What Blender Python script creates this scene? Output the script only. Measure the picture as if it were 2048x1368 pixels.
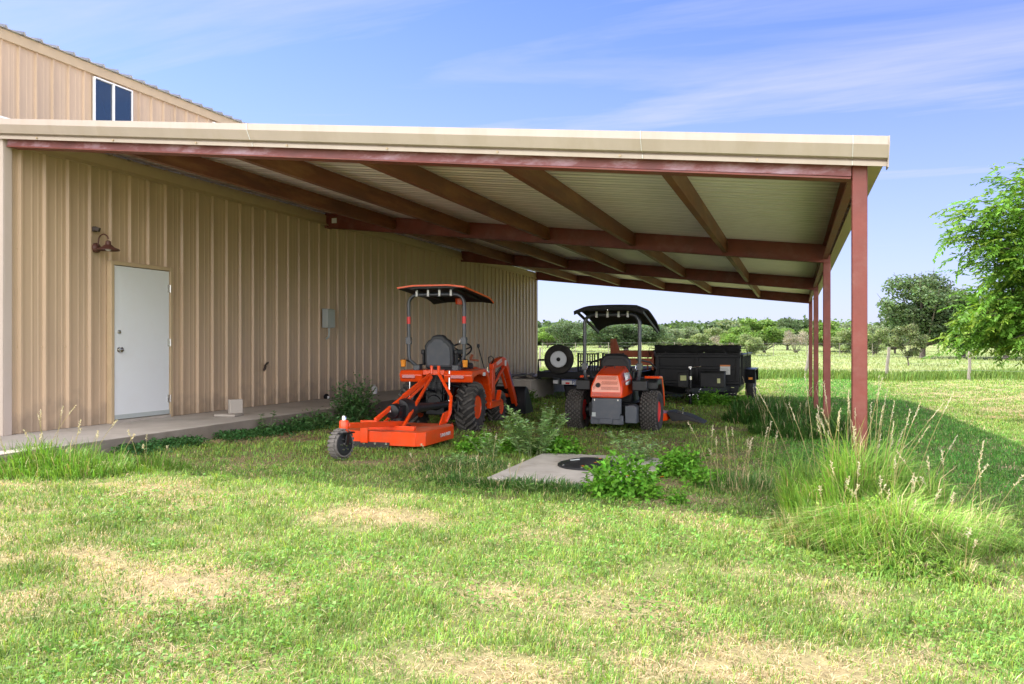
import bpy, bmesh, math, random
import numpy as np
from mathutils import Vector, Matrix, Quaternion
sc = bpy.context.scene
for o in list(bpy.data.objects): bpy.data.objects.remove(o)
R = math.radians
# ------------------------------------------------------------------ camera, sky, sun, exposure
TH = R(19.57); CT, ST = math.cos(TH), math.sin(TH)
CZ = 1.14; F = 1590.0; HY = 688.0
cam = bpy.data.cameras.new("camera"); co = bpy.data.objects.new("camera", cam); sc.collection.objects.link(co)
co.location = (0, 0, CZ); co.rotation_euler = (R(90), 0, TH)
cam.sensor_width = 36; cam.lens = F/2048*36; cam.shift_y = (HY-684)/2048; cam.clip_start = .05; cam.clip_end = 3000
sc.camera = co
SUN = Vector((-.78, .13, 1.0)).normalized()
w = bpy.data.worlds.new("World"); sc.world = w; w.use_nodes = True
nt = w.node_tree; N = nt.nodes; L = nt.links; N.clear()
out = N.new("ShaderNodeOutputWorld"); bg = N.new("ShaderNodeBackground"); L.new(bg.outputs[0], out.inputs[0])
sky = N.new("ShaderNodeTexSky"); sky.sky_type = 'NISHITA'; sky.sun_disc = False
sky.sun_elevation = math.asin(SUN.z); sky.sun_rotation = math.atan2(SUN.x, SUN.y); sky.air_density = 1.0; sky.dust_density = .6; sky.ozone_density = 2.5; sky.altitude = 300
tint = N.new("ShaderNodeMix"); tint.data_type = 'RGBA'; tint.blend_type = 'MULTIPLY'; tint.inputs[0].default_value = 1
tint.inputs[7].default_value = (.47, .50, .79, 1)
L.new(sky.outputs[0], tint.inputs[6])
# thin cirrus mixed into the sky
geo = N.new("ShaderNodeTexCoord"); sep = N.new("ShaderNodeSeparateXYZ"); L.new(geo.outputs['Generated'], sep.inputs[0])
mz = N.new("ShaderNodeMath"); mz.operation = 'MAXIMUM'; mz.inputs[1].default_value = .05; L.new(sep.outputs[2], mz.inputs[0])
def mth(op, a, b=None, cl=False):
    n = N.new("ShaderNodeMath"); n.operation = op; n.use_clamp = cl
    for i, v in enumerate((a, b)):
        if v is None: continue
        if isinstance(v, (int, float)): n.inputs[i].default_value = v
        else: L.new(v, n.inputs[i])
    return n.outputs[0]
cx = mth('DIVIDE', sep.outputs[0], mz.outputs[0]); cy = mth('DIVIDE', sep.outputs[1], mz.outputs[0])
cb = N.new("ShaderNodeCombineXYZ"); L.new(cx, cb.inputs[0]); L.new(cy, cb.inputs[1])
mp = N.new("ShaderNodeMapping"); mp.inputs['Rotation'].default_value = (0, 0, R(28)); mp.inputs['Scale'].default_value = (.30, 1.0, 1); mp.inputs['Location'].default_value = (5.9, 2.2, 0)
L.new(cb.outputs[0], mp.inputs[0])
nz = N.new("ShaderNodeTexNoise"); nz.inputs['Scale'].default_value = 1.1; nz.inputs['Detail'].default_value = 9; nz.inputs['Roughness'].default_value = .6; nz.inputs['Distortion'].default_value = .5
L.new(mp.outputs[0], nz.inputs['Vector'])
cr = N.new("ShaderNodeValToRGB"); cr.color_ramp.elements[0].position = .43; cr.color_ramp.elements[1].position = .66
L.new(nz.outputs[0], cr.inputs[0])
cfac = mth('MULTIPLY', cr.outputs[0], .52)
low = mth('SUBTRACT', 1.0, mth('DIVIDE', mz.outputs[0], .42), True)
low = mth('MULTIPLY', mth('POWER', low, 1.5), .66)
fac = mth('MAXIMUM', cfac, low)
# unseen bright cloud added behind the camera as fill for the shade
back = mth('MULTIPLY', mth('SUBTRACT', .05, sep.outputs[1]), 2.2, True)
fac = mth('MAXIMUM', fac, mth('MULTIPLY', back, .9))
mix = N.new("ShaderNodeMix"); mix.data_type = 'RGBA'
L.new(fac, mix.inputs[0]); L.new(tint.outputs[2], mix.inputs[6]); mix.inputs[7].default_value = (2.9, 3.1, 4.1, 1)
cw = N.new('ShaderNodeMix'); cw.data_type = 'RGBA'; L.new(back, cw.inputs[0]); cw.inputs[6].default_value = (2.6, 2.65, 3.6, 1); cw.inputs[7].default_value = (13, 12.7, 12.6, 1); L.new(cw.outputs[2], mix.inputs[7])
L.new(mix.outputs[2], bg.inputs[0]); bg.inputs[1].default_value = .15
ld = bpy.data.lights.new("sun", 'SUN'); ld.energy = 4.2; ld.angle = R(.5); ld.color = (1, .95, .86)
lo = bpy.data.objects.new("sun", ld); sc.collection.objects.link(lo); lo.rotation_euler = (-SUN).to_track_quat('-Z', 'Y').to_euler()
sc.view_settings.view_transform = 'Standard'; sc.view_settings.look = 'None'; sc.view_settings.exposure = 1.1; sc.view_settings.gamma = 1
sc.view_settings.use_curve_mapping = False
sc.cycles.max_bounces = 8; sc.cycles.diffuse_bounces = 5; sc.cycles.transparent_max_bounces = 8
# ------------------------------------------------------------------ helpers
def smooth(a, b, x):
    t = np.clip((x-a)/(b-a), 0, 1); return t*t*(3-2*t)
_rs = np.random.RandomState(7); _T = _rs.rand(256, 256)
def vnoise(x, y):
    x = np.asarray(x, float); y = np.asarray(y, float)
    xi = np.floor(x).astype(int); yi = np.floor(y).astype(int); fx = x-xi; fy = y-yi
    fx = fx*fx*(3-2*fx); fy = fy*fy*(3-2*fy)
    a = _T[xi % 256, yi % 256]; b = _T[(xi+1) % 256, yi % 256]; c = _T[xi % 256, (yi+1) % 256]; d = _T[(xi+1) % 256, (yi+1) % 256]
    return (a*(1-fx)+b*fx)*(1-fy)+(c*(1-fx)+d*fx)*fy
def fbm(x, y, s=1.0, o=4):
    v = 0; a = 1; t = 0
    for i in range(o):
        v = v+a*vnoise(x*s+17.3*i, y*s-9.1*i); t += a; a *= .55; s *= 2.1
    return v/t
def gz(x, y):
    x = np.asarray(x, float); y = np.asarray(y, float)
    r = np.clip(y-7, 0, 18)
    z = -.02*r-.010*np.clip(x+6, 0, 10)
    z = z+.0095*np.clip(y-40, 0, 150)+.05*smooth(0, 1, (-x-6)/4)*0
    z = z+(fbm(x, y, .9, 3)-.5)*.05*np.clip(40/(np.abs(y)+20), 0, 1)+(fbm(x+50, y, .06, 2)-.5)*np.clip((y-45)/60, 0, 1)*1.0
    return z
def g(x, y): return float(gz(x, y))
def P(px, py, Z):
    m = (px-1024)/F; v = (HY-py)/F
    return Vector((m*CT*Z-ST*Z, m*ST*Z+CT*Z, CZ+v*Z))
def xy_at(px, Z): p = P(px, HY, Z); return p.x, p.y
def link(o): sc.collection.objects.link(o); return o
def tag(o, label=None, cat=None, group=None, kind=None):
    if label: o['label'] = label
    if cat: o['category'] = cat
    if group: o['group'] = group
    if kind: o['kind'] = kind
    return o
def thing(name, label, cat, loc=(0, 0, 0), rz=0, group=None):
    o = link(bpy.data.objects.new(name, None)); o.location = loc; o.rotation_euler = (0, 0, rz); o.empty_display_size = .1
    return tag(o, label, cat, group)
class MB:
    def __init__(s): s.v = []; s.f = []; s.m = []; s.cur = 0
    def add(s, vs, fs):
        b = len(s.v); s.v += [tuple(v) for v in vs]; s.f += [tuple(i+b for i in f) for f in fs]; s.m += [s.cur]*len(fs); return s
    def mat(s, i): s.cur = i; return s
    def box(s, x0, x1, y0, y1, z0, z1, M=None):
        vs = [Vector((x, y, z)) for z in (z0, z1) for x, y in ((x0, y0), (x1, y0), (x1, y1), (x0, y1))]
        if M: vs = [M @ v for v in vs]
        return s.add(vs, [(3, 2, 1, 0), (4, 5, 6, 7), (0, 1, 5, 4), (1, 2, 6, 5), (2, 3, 7, 6), (3, 0, 4, 7)])
    def cbox(s, c, d, rot=(0, 0, 0)):
        from mathutils import Euler
        M = Matrix.Translation(c) @ Euler(rot).to_matrix().to_4x4()
        return s.box(-d[0]/2, d[0]/2, -d[1]/2, d[1]/2, -d[2]/2, d[2]/2, M)
    def bar(s, a, b, w, h=None, up=(0, 0, 1)):
        h = h or w; a = Vector(a); b = Vector(b); d = (b-a); l = d.length; d.normalize(); u = Vector(up)
        if abs(d.dot(u)) > .95: u = Vector((0, 1, 0))
        r = d.cross(u).normalized(); u = r.cross(d)
        M = Matrix((r, d, u)).transposed().to_4x4(); M.translation = a
        return s.box(-w/2, w/2, 0, l, -h/2, h/2, M)
    def tube(s, pts, r, n=8, cap=True):
        pts = [Vector(p) for p in pts]; k = len(pts); rr = r if isinstance(r, (list, tuple)) else [r]*k
        t = [(pts[min(i+1, k-1)]-pts[max(i-1, 0)]).normalized() for i in range(k)]
        u = t[0].orthogonal().normalized(); vs = []
        for i in range(k):
            u = (u-t[i]*u.dot(t[i]))
            u = u.normalized() if u.length > 1e-5 else t[i].orthogonal().normalized()
            v = t[i].cross(u)
            for j in range(n):
                a = 2*math.pi*j/n; vs.append(pts[i]+(u*math.cos(a)+v*math.sin(a))*rr[i])
        fs = [(i*n+j, i*n+(j+1) % n, (i+1)*n+(j+1) % n, (i+1)*n+j) for i in range(k-1) for j in range(n)]
        if cap: fs += [tuple(range(n))[::-1], tuple(range((k-1)*n, k*n))]
        return s.add(vs, fs)
    def lathe(s, prof, n=32, axis='x', c=(0, 0, 0), M=None):
        # prof: (along axis, radius)
        vs = []
        for a, r in prof:
            for j in range(n):
                t = 2*math.pi*j/n; p, q = r*math.cos(t), r*math.sin(t)
                v = Vector((a, p, q)) if axis == 'x' else (Vector((p, a, q)) if axis == 'y' else Vector((p, q, a)))
                v = v+Vector(c)
                vs.append(M @ v if M else v)
        k = len(prof)
        fs = [(i*n+j, i*n+(j+1) % n, (i+1)*n+(j+1) % n, (i+1)*n+j) for i in range(k-1) for j in range(n)]
        fs += [tuple(range(n))[::-1], tuple(range((k-1)*n, k*n))]
        return s.add(vs, fs)
    def prism(s, poly, a0, a1, axis='x', M=None):
        # poly in the other two axes, extruded a0..a1
        def mk(p, a):
            v = Vector((a, p[0], p[1])) if axis == 'x' else (Vector((p[0], a, p[1])) if axis == 'y' else Vector((p[0], p[1], a)))
            return M @ v if M else v
        n = len(poly); vs = [mk(p, a0) for p in poly]+[mk(p, a1) for p in poly]
        fs = [tuple(range(n)), tuple(range(2*n-1, n-1, -1))]+[(i, i+n, (i+1) % n+n, (i+1) % n) for i in range(n)]
        return s.add(vs, fs)
    def build(s, name, mats, parent=None, bevel=0, sm=35, solid=0, loc=None):
        me = bpy.data.meshes.new(name); me.from_pydata(s.v, [], s.f)
        bm = bmesh.new(); bm.from_mesh(me); bmesh.ops.recalc_face_normals(bm, faces=bm.faces); bm.to_mesh(me); bm.free()
        mats = mats if isinstance(mats, (list, tuple)) else [mats]
        for m in mats: me.materials.append(m)
        me.polygons.foreach_set('material_index', s.m)
        me.polygons.foreach_set('use_smooth', [True]*len(me.polygons)); me.set_sharp_from_angle(angle=R(sm))
        o = link(bpy.data.objects.new(name, me))
        if parent is not None: o.parent = parent
        if loc: o.location = loc
        if solid:
            md = o.modifiers.new('s', 'SOLIDIFY'); md.thickness = solid
        if bevel:
            md = o.modifiers.new('b', 'BEVEL'); md.width = bevel; md.segments = 2; md.limit_method = 'ANGLE'; md.angle_limit = R(40)
        return o
def raw_mesh(name, V, quads, tris, mat, col=None, parent=None, smoothf=False):
    me = bpy.data.meshes.new(name); V = np.asarray(V, np.float32)
    quads = np.zeros((0, 4), int) if quads is None else quads; tris = np.zeros((0, 3), int) if tris is None else tris
    me.vertices.add(len(V)); me.vertices.foreach_set('co', V.ravel())
    lv = np.concatenate([quads.ravel(), tris.ravel()]).astype(np.int32)
    st = np.concatenate([np.arange(len(quads))*4, len(quads)*4+np.arange(len(tris))*3]).astype(np.int32)
    me.loops.add(len(lv)); me.loops.foreach_set('vertex_index', lv)
    me.polygons.add(len(st)); me.polygons.foreach_set('loop_start', st)
    me.update(calc_edges=True); me.validate()
    if smoothf: me.polygons.foreach_set('use_smooth', np.ones(len(st), bool))
    if col is not None:
        at = me.color_attributes.new('col', 'FLOAT_COLOR', 'POINT')
        c4 = np.ones((len(V), 4), np.float32); c4[:, :3] = col; at.data.foreach_set('color', c4.ravel())
    me.materials.append(mat)
    o = link(bpy.data.objects.new(name, me))
    if parent is not None: o.parent = parent
    return o
# ------------------------------------------------------------------ materials
def mat(name, col, rough=.6, metal=0, var=.12, vs=6, bump=0, bs=60, dirt=None, dirtamt=.3, ds=3, coat=0, spec=.5, stretch=None, splash=None):
    m = bpy.data.materials.new(name); m.use_nodes = True; nt = m.node_tree; N = nt.nodes; L = nt.links
    b = N['Principled BSDF']; b.inputs['Metallic'].default_value = metal; b.inputs['Roughness'].default_value = rough
    b.inputs['Specular IOR Level'].default_value = spec
    if coat: b.inputs['Coat Weight'].default_value = coat; b.inputs['Coat Roughness'].default_value = .12
    tc = N.new('ShaderNodeTexCoord'); src = tc.outputs['Object']
    if stretch:
        mp = N.new('ShaderNodeMapping'); mp.inputs['Scale'].default_value = stretch; L.new(src, mp.inputs[0]); src = mp.outputs[0]
    n = N.new('ShaderNodeTexNoise'); n.inputs['Scale'].default_value = vs; n.inputs['Detail'].default_value = 5; L.new(src, n.inputs[0])
    mr = N.new('ShaderNodeMapRange'); mr.inputs[1].default_value = .3; mr.inputs[2].default_value = .7; mr.inputs[3].default_value = 1-var; mr.inputs[4].default_value = 1+var; L.new(n.outputs[0], mr.inputs[0])
    mx = N.new('ShaderNodeMix'); mx.data_type = 'RGBA'; mx.blend_type = 'MULTIPLY'; mx.inputs[0].default_value = 1; mx.inputs[6].default_value = (*col, 1)
    cb = N.new('ShaderNodeCombineColor')
    for i in range(3): L.new(mr.outputs[0], cb.inputs[i])
    L.new(cb.outputs[0], mx.inputs[7]); c = mx.outputs[2]
    if dirt:
        n2 = N.new('ShaderNodeTexNoise'); n2.inputs['Scale'].default_value = ds; n2.inputs['Detail'].default_value = 8; n2.inputs['Roughness'].default_value = .65; L.new(src, n2.inputs[0])
        r2 = N.new('ShaderNodeMapRange'); r2.inputs[1].default_value = .48; r2.inputs[2].default_value = .7; r2.inputs[3].default_value = 0; r2.inputs[4].default_value = dirtamt; L.new(n2.outputs[0], r2.inputs[0])
        m2 = N.new('ShaderNodeMix'); m2.data_type = 'RGBA'; L.new(r2.outputs[0], m2.inputs[0]); L.new(c, m2.inputs[6]); m2.inputs[7].default_value = (*dirt, 1); c = m2.outputs[2]
    if splash:
        sx = N.new('ShaderNodeSeparateXYZ'); L.new(tc.outputs['Object'], sx.inputs[0])
        n4 = N.new('ShaderNodeTexNoise'); n4.inputs['Scale'].default_value = 5; n4.inputs['Detail'].default_value = 8; L.new(tc.outputs['Object'], n4.inputs[0])
        q = N.new('ShaderNodeMath'); q.operation = 'MULTIPLY_ADD'; q.inputs[1].default_value = -1.1; q.inputs[2].default_value = .62; L.new(n4.outputs[0], q.inputs[0])
        q2 = N.new('ShaderNodeMath'); q2.operation = 'ADD'; L.new(sx.outputs[2], q2.inputs[0]); L.new(q.outputs[0], q2.inputs[1])
        r4 = N.new('ShaderNodeMapRange'); r4.inputs[1].default_value = .10; r4.inputs[2].default_value = .42; r4.inputs[3].default_value = .55; r4.inputs[4].default_value = 0; L.new(q2.outputs[0], r4.inputs[0])
        m4 = N.new('ShaderNodeMix'); m4.data_type = 'RGBA'; L.new(r4.outputs[0], m4.inputs[0]); L.new(c, m4.inputs[6]); m4.inputs[7].default_value = (*splash, 1); c = m4.outputs[2]
    L.new(c, b.inputs['Base Color'])
    rr = N.new('ShaderNodeMapRange'); rr.inputs[3].default_value = max(rough-.1, .02); rr.inputs[4].default_value = min(rough+.12, 1); L.new(n.outputs[0], rr.inputs[0]); L.new(rr.outputs[0], b.inputs['Roughness'])
    if bump:
        n3 = N.new('ShaderNodeTexNoise'); n3.inputs['Scale'].default_value = bs; n3.inputs['Detail'].default_value = 4; L.new(src, n3.inputs[0])
        bp = N.new('ShaderNodeBump'); bp.inputs['Strength'].default_value = bump; bp.inputs['Distance'].default_value = .01; L.new(n3.outputs[0], bp.inputs['Height']); L.new(bp.outputs[0], b.inputs['Normal'])
    return m
def leafmat(name, trans=.35, rough=.55, gain=(1, 1, 1), spec=.3):
    m = bpy.data.materials.new(name); m.use_nodes = True; nt = m.node_tree; N = nt.nodes; L = nt.links
    b = N['Principled BSDF']; o = N['Material Output']; b.inputs['Roughness'].default_value = rough; b.inputs['Specular IOR Level'].default_value = spec
    a = N.new('ShaderNodeAttribute'); a.attribute_name = 'col'
    L.new(a.outputs['Color'], b.inputs['Base Color'])
    t = N.new('ShaderNodeBsdfTranslucent')
    mx = N.new('ShaderNodeMix'); mx.data_type = 'RGBA'; mx.blend_type = 'MULTIPLY'; mx.inputs[0].default_value = 1; L.new(a.outputs['Color'], mx.inputs[6]); mx.inputs[7].default_value = (1.25, 1.2, .7, 1)
    L.new(mx.outputs[2], t.inputs[0])
    ms = N.new('ShaderNodeMixShader'); ms.inputs[0].default_value = trans; L.new(b.outputs[0], ms.inputs[1]); L.new(t.outputs[0], ms.inputs[2]); L.new(ms.outputs[0], o.inputs[0])
    return m
M = dict(
 tan=mat('tan_metal', (.53, .39, .265), .42, var=.06, vs=2, dirt=(.36, .27, .19), dirtamt=.4, ds=1.5, stretch=(1, 1, .25), splash=(.27, .21, .16)),
 cream=mat('cream_trim', (.51, .43, .38), .38, var=.04, vs=3, dirt=(.42, .34, .26), dirtamt=.4, ds=4, stretch=(1.5, 1, .3)),
 trim=mat('tan_trim', (.50, .38, .24), .45, var=.05),
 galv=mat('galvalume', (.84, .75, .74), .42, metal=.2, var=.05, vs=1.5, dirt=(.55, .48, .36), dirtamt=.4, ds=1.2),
 galv_rib_sheen=mat('galvalume_rib_sheen', (1.0, .91, .89), .35, metal=.2, var=.03),  # paler copy of the sheet metal, light on the ribs painted into the colour
 roof=mat('roof_metal', (.5, .5, .49), .35, metal=.6, var=.08),
 red=mat('red_oxide', (.20, .045, .034), .5, var=.2, vs=3, dirt=(.27, .13, .11), dirtamt=.4, ds=5, bump=.15, bs=30),
 chalk=mat('chalky_red', (.25, .085, .09), .6, var=.3, vs=5, dirt=(.50, .37, .47), dirtamt=.9, ds=5, stretch=(.6, 1, 1.6)),
 brown=mat('purlin_brown', (.16, .048, .022), .5, var=.25, vs=2, dirt=(.36, .16, .065), dirtamt=.6, ds=2.2, stretch=(1, .5, 3)),
 door=mat('door_white', (.72, .75, .78), .35, var=.02, vs=1, dirt=(.6, .55, .5), dirtamt=.12, ds=4),
 white=mat('white_vinyl', (.8, .8, .8), .4, var=.03),
 steel=mat('satin_steel', (.6, .58, .55), .25, metal=1, var=.05),
 conc=mat('concrete', (.42, .38, .34), .85, var=.1, vs=3, bump=.25, bs=80, dirt=(.27, .24, .2), dirtamt=.6, ds=1.7),
 conc2=mat('pad_concrete', (.42, .385, .345), .85, var=.1, vs=4, bump=.2, bs=90, dirt=(.25, .21, .16), dirtamt=.7, ds=3.5),
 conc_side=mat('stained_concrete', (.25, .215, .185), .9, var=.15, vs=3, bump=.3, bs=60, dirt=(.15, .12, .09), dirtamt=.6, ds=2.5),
 glass=None,
 orange=mat('orange_paint', (.80, .062, .004), .3, var=.05, vs=3, dirt=(.42, .12, .05), dirtamt=.35, ds=7, coat=.25),
 orange_rim=mat('canopy_orange', (.95, .12, .012), .35, var=.05, dirt=(.5, .18, .1), dirtamt=.25, ds=5),
 orange_dusty=mat('dusty_orange', (.62, .09, .02), .5, var=.08, vs=3, dirt=(.36, .26, .2), dirtamt=.85, ds=3),
 orange_pale=mat('grille_orange', (.90, .38, .28), .35, var=.04),
 dorange=mat('vent_red', (.30, .03, .01), .6),
 black=mat('black_paint', (.006, .007, .010), .35, var=.25, vs=5, dirt=(.025, .023, .022), dirtamt=.3, ds=4, spec=.3),
 plastic=mat('black_plastic', (.012, .013, .016), .5, var=.2, dirt=(.06, .055, .05), dirtamt=.25, ds=5, bump=.1, bs=150),
 grey=mat('charcoal_plate', (.075, .085, .105), .5, var=.12, dirt=(.14, .13, .12), dirtamt=.35, ds=6),
 rops=mat('rops_paint', (.045, .052, .065), .35, var=.15, coat=.3),
 rubber=mat('rubber', (.028, .026, .025), .8, var=.25, vs=8, dirt=(.10, .085, .07), dirtamt=.55, ds=5, bump=.3, bs=60),
 dusty=mat('dusty_rubber', (.085, .078, .072), .85, var=.2, vs=15, bump=.3),
 treadgrey=mat('worn_rubber', (.16, .145, .135), .85, var=.15, vs=20, bump=.3),
 vinyl=mat('seat_vinyl', (.035, .038, .045), .5, var=.1, bump=.2, bs=120),
 amber=mat('amber_lens', (.75, .26, .02), .2, var=.05, coat=.6),
 redlens=mat('red_lens', (.35, .015, .01), .2, var=.05, coat=.6),
 reflect=mat('red_reflector', (.75, .03, .03), .35, var=.05),
 chrome=mat('chrome', (.7, .7, .7), .15, metal=1, var=.05),
 decal=mat('decal_white', (.72, .72, .72), .4, var=.03),
 decalg=mat('decal_yellow', (.6, .62, .3), .5, var=.03),
 decalo=mat('decal_orange', (.8, .3, .1), .5, var=.03),
 blue=mat('decal_blue', (.1, .13, .3), .5, var=.03),
 wheelw=mat('wheel_silver', (.55, .57, .6), .35, metal=.3, var=.05),
 rust=mat('implement_red', (.36, .09, .04), .6, var=.2, dirt=(.5, .28, .16), dirtamt=.5, ds=4),
 wood=mat('weathered_wood', (.27, .235, .2), .9, var=.3, vs=10, bump=.8, bs=20, stretch=(4, 4, .6)),
 bark=mat('bark', (.11, .09, .075), .9, var=.35, vs=8, bump=1, bs=12, stretch=(2, 2, .5)),
 wire=mat('wire', (.3, .3, .3), .5, metal=.7),
 box=mat('grey_box', (.42, .46, .46), .5, var=.04),
 lamp=mat('rust_lamp', (.085, .03, .022), .5, var=.2),
 pipe=mat('dark_pipe', (.05, .035, .03), .5),
 plasticw=mat('milky_plastic', (.75, .75, .75), .4, var=.03),
 fabric=mat('black_mesh', (.012, .012, .014), .9, var=.3, vs=30, bump=1, bs=40),
)
def glassmat():
    m = bpy.data.materials.new('window_glass'); m.use_nodes = True; b = m.node_tree.nodes['Principled BSDF']
    b.inputs['Base Color'].default_value = (.012, .03, .06, 1); b.inputs['Roughness'].default_value = .04; b.inputs['Specular IOR Level'].default_value = 1.0; return m
M['glass'] = glassmat()
LEAF = leafmat('leaf'); GRASS = leafmat('grass_blade', .3, .6, spec=.2)
def text(s, size, m, parent, Mx, name='lettering', ext=.001, xs=1, bold=0):
    c = bpy.data.curves.new('t', 'FONT'); c.body = s; c.size = size; c.extrude = ext; c.align_x = 'CENTER'; c.align_y = 'CENTER'; c.offset = bold
    o = bpy.data.objects.new('t', c); sc.collection.objects.link(o); bpy.context.view_layer.update()
    me = bpy.data.meshes.new_from_object(o.evaluated_get(bpy.context.evaluated_depsgraph_get())); bpy.data.objects.remove(o)
    me.materials.clear(); me.materials.append(m)
    for v in me.vertices: v.co.x *= xs
    r = link(bpy.data.objects.new(name, me)); r.parent = parent; r.matrix_local = Mx; return r
def face_rear(x, y, z, tilt=0):   # text plane facing -y (towards the photographer)
    return Matrix.Translation((x, y, z)) @ Matrix.Rotation(R(90)-tilt, 4, 'X')
def face_right(x, y, z):          # faces +x
    return Matrix.Translation((x, y, z)) @ Matrix.Rotation(R(90), 4, 'Z') @ Matrix.Rotation(R(90), 4, 'X')
# ------------------------------------------------------------------ ground
def dry_at(x, y):
    d = fbm(x, y*1.3, 1.1, 5)*.5+fbm(x+31, y*1.4+12, 2.6, 4)*.5
    d = (d-.5)*3.6+.10
    near = smooth(7.0, 2.0, y)*.16
    under = smooth(-7.0, -6.0, x)*smooth(.3, -1.5, x)*smooth(5.8, 7.5, y)*smooth(26, 20, y)
    d = d+near*.6+under*.04
    d = d-.35*smooth(-.6, .3, x)*smooth(6, 8, y)*smooth(3.2, 2.6, x)
    d = d+.28*smooth(13, 18, y)*smooth(2.5, 4.5, x)*smooth(60, 30, y)
    return np.clip(d, 0, 1)
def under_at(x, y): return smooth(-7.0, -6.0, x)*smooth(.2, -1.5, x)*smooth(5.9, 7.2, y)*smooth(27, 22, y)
xs = np.concatenate([-np.geomspace(600, 12.5, 40), np.arange(-12, 14, .16), np.geomspace(14.3, 600, 44)])
ys = np.concatenate([-np.geomspace(120, 6.5, 12), np.arange(-6, 34, .16), np.geomspace(34.3, 1200, 80)])
X, Y = np.meshgrid(xs, ys); Zg = gz(X, Y)
V = np.stack([X.ravel(), Y.ravel(), Zg.ravel()], 1); nx = len(xs); ny = len(ys)
ii = (np.arange(ny-1)[:, None]*nx+np.arange(nx-1)[None, :]).ravel()
Q = np.stack([ii, ii+1, ii+nx+1, ii+nx], 1)
dv = dry_at(X, Y).ravel(); uv_ = under_at(X, Y).ravel(); far = smooth(24, 45, Y).ravel()
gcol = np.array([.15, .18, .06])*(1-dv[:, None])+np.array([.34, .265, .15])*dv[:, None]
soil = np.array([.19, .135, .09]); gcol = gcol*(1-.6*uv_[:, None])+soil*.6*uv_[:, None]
fm = fbm(X, Y, .07, 4).ravel()[:, None]; meadow = np.array([.17, .26, .08])*(1-fm)+np.array([.34, .36, .17])*fm
gcol = gcol*(1-far[:, None])+meadow*far[:, None]
gm = bpy.data.materials.new('turf_ground'); gm.use_nodes = True
_n = gm.node_tree.nodes; _l = gm.node_tree.links; b = _n['Principled BSDF']; b.inputs['Roughness'].default_value = .95; b.inputs['Specular IOR Level'].default_value = .1
at = _n.new('ShaderNodeAttribute'); at.attribute_name = 'col'
tc = _n.new('ShaderNodeTexCoord'); n1 = _n.new('ShaderNodeTexNoise'); n1.inputs['Scale'].default_value = 14; n1.inputs['Detail'].default_value = 8; n1.inputs['Roughness'].default_value = .75; _l.new(tc.outputs['Object'], n1.inputs[0])
mr = _n.new('ShaderNodeMapRange'); mr.inputs[1].default_value = .3; mr.inputs[2].default_value = .7; mr.inputs[3].default_value = .55; mr.inputs[4].default_value = 1.4; _l.new(n1.outputs[0], mr.inputs[0])
vm = _n.new('ShaderNodeVectorMath'); vm.operation = 'SCALE'; _l.new(at.outputs['Color'], vm.inputs[0]); _l.new(mr.outputs[0], vm.inputs['Scale']); _l.new(vm.outputs[0], b.inputs['Base Color'])
bp = _n.new('ShaderNodeBump'); bp.inputs['Strength'].default_value = .7; bp.inputs['Distance'].default_value = .02; _l.new(n1.outputs[0], bp.inputs['Height']); _l.new(bp.outputs[0], b.inputs['Normal'])
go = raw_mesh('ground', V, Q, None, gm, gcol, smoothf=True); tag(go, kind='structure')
# concrete apron along the wall
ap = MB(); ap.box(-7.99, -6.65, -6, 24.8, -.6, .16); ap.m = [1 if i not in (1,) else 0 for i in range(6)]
o = ap.build('concrete_apron', [M['conc'], M['conc_side']], bevel=.012); tag(o, kind='structure')
# ------------------------------------------------------------------ steel building
def zr(x): return 3.50-(x+7.98)*.1095          # top of framing of the sloping roof
WX = -7.98
bld = thing('metal_building', 'tan ribbed steel building with a white side door and a taller rear section', 'building', (WX, 6.25, .16))
BO = Vector((WX, 6.25, .16))
def panel(x, y0, y1, z0, z1, sp=.305, off=0, sgn=1):
    prof = [(0, 0), (.085, 0), (.093, .0032), (.112, .0032), (.12, 0), (.165, 0), (.173, .0032), (.192, .0032), (.2, 0), (.228, 0), (.243, .032), (.267, .032), (.282, 0)]
    pts = []; y = y0-off
    while y < y1:
        for a, h in prof:
            if y0 <= y+a <= y1: pts.append((y+a, h))
        y += sp
    pts = [(y0, 0)]+pts+[(y1, 0)]
    mb = MB(); vs = [(x+sgn*h-BO.x, yy-BO.y, z-BO.z) for z in (z0, z1) for yy, h in pts]; n = len(pts)
    mb.add(vs, [(i, i+1, n+i+1, n+i) for i in range(n-1)])
    return mb
panel(WX, 6.25, 24.8, .163, zr(WX)-.02, off=.12).build('wall', M['tan'], bld, sm=20)
mb = MB()   # closed back of the lower block so it has depth
mb.box(-4, -.01, .01, 18.5, 0, 3.2); mb.build('wall_core', M['tan'], bld)
front = MB()
prof = []
x = -4.4
while x < -.1:
    for a, h in [(0, 0), (.22, 0), (.245, .034), (.275, .034), (.295, 0)]:
        if x+a < -.1: prof.append((x+a, -h))
    x += .305
prof.append((-.08, 0)); n = len(prof)
front.add([(p[0], p[1]-.04, z) for z in (0, 3.3) for p in prof], [(i, i+1, n+i+1, n+i) for i in range(n-1)])
front.build('front_wall', M['tan'], bld, sm=20)
mb = MB(); mb.box(-.12, .04, -.095, -.085, 0, 3.36); mb.box(0.002, .042, -.084, .012, 0, 3.36); mb.build('corner_trim', M['cream'], bld, bevel=.004)
mb = MB(); mb.box(0, .048, 18.44, 18.58, 0, 3.32); mb.build('corner_trim', M['trim'], bld, bevel=.004)
mb = MB(); mb.prism([(.036, 3.13), (.05, 3.13), (.05, 3.29), (.036, 3.29)], .10, 18.44, axis='y'); mb.prism([(.052, 3.11), (.07, 3.11), (.052, 3.16)], .10, 18.44, axis='y'); mb.build('eave_trim', M['trim'], bld)
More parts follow.
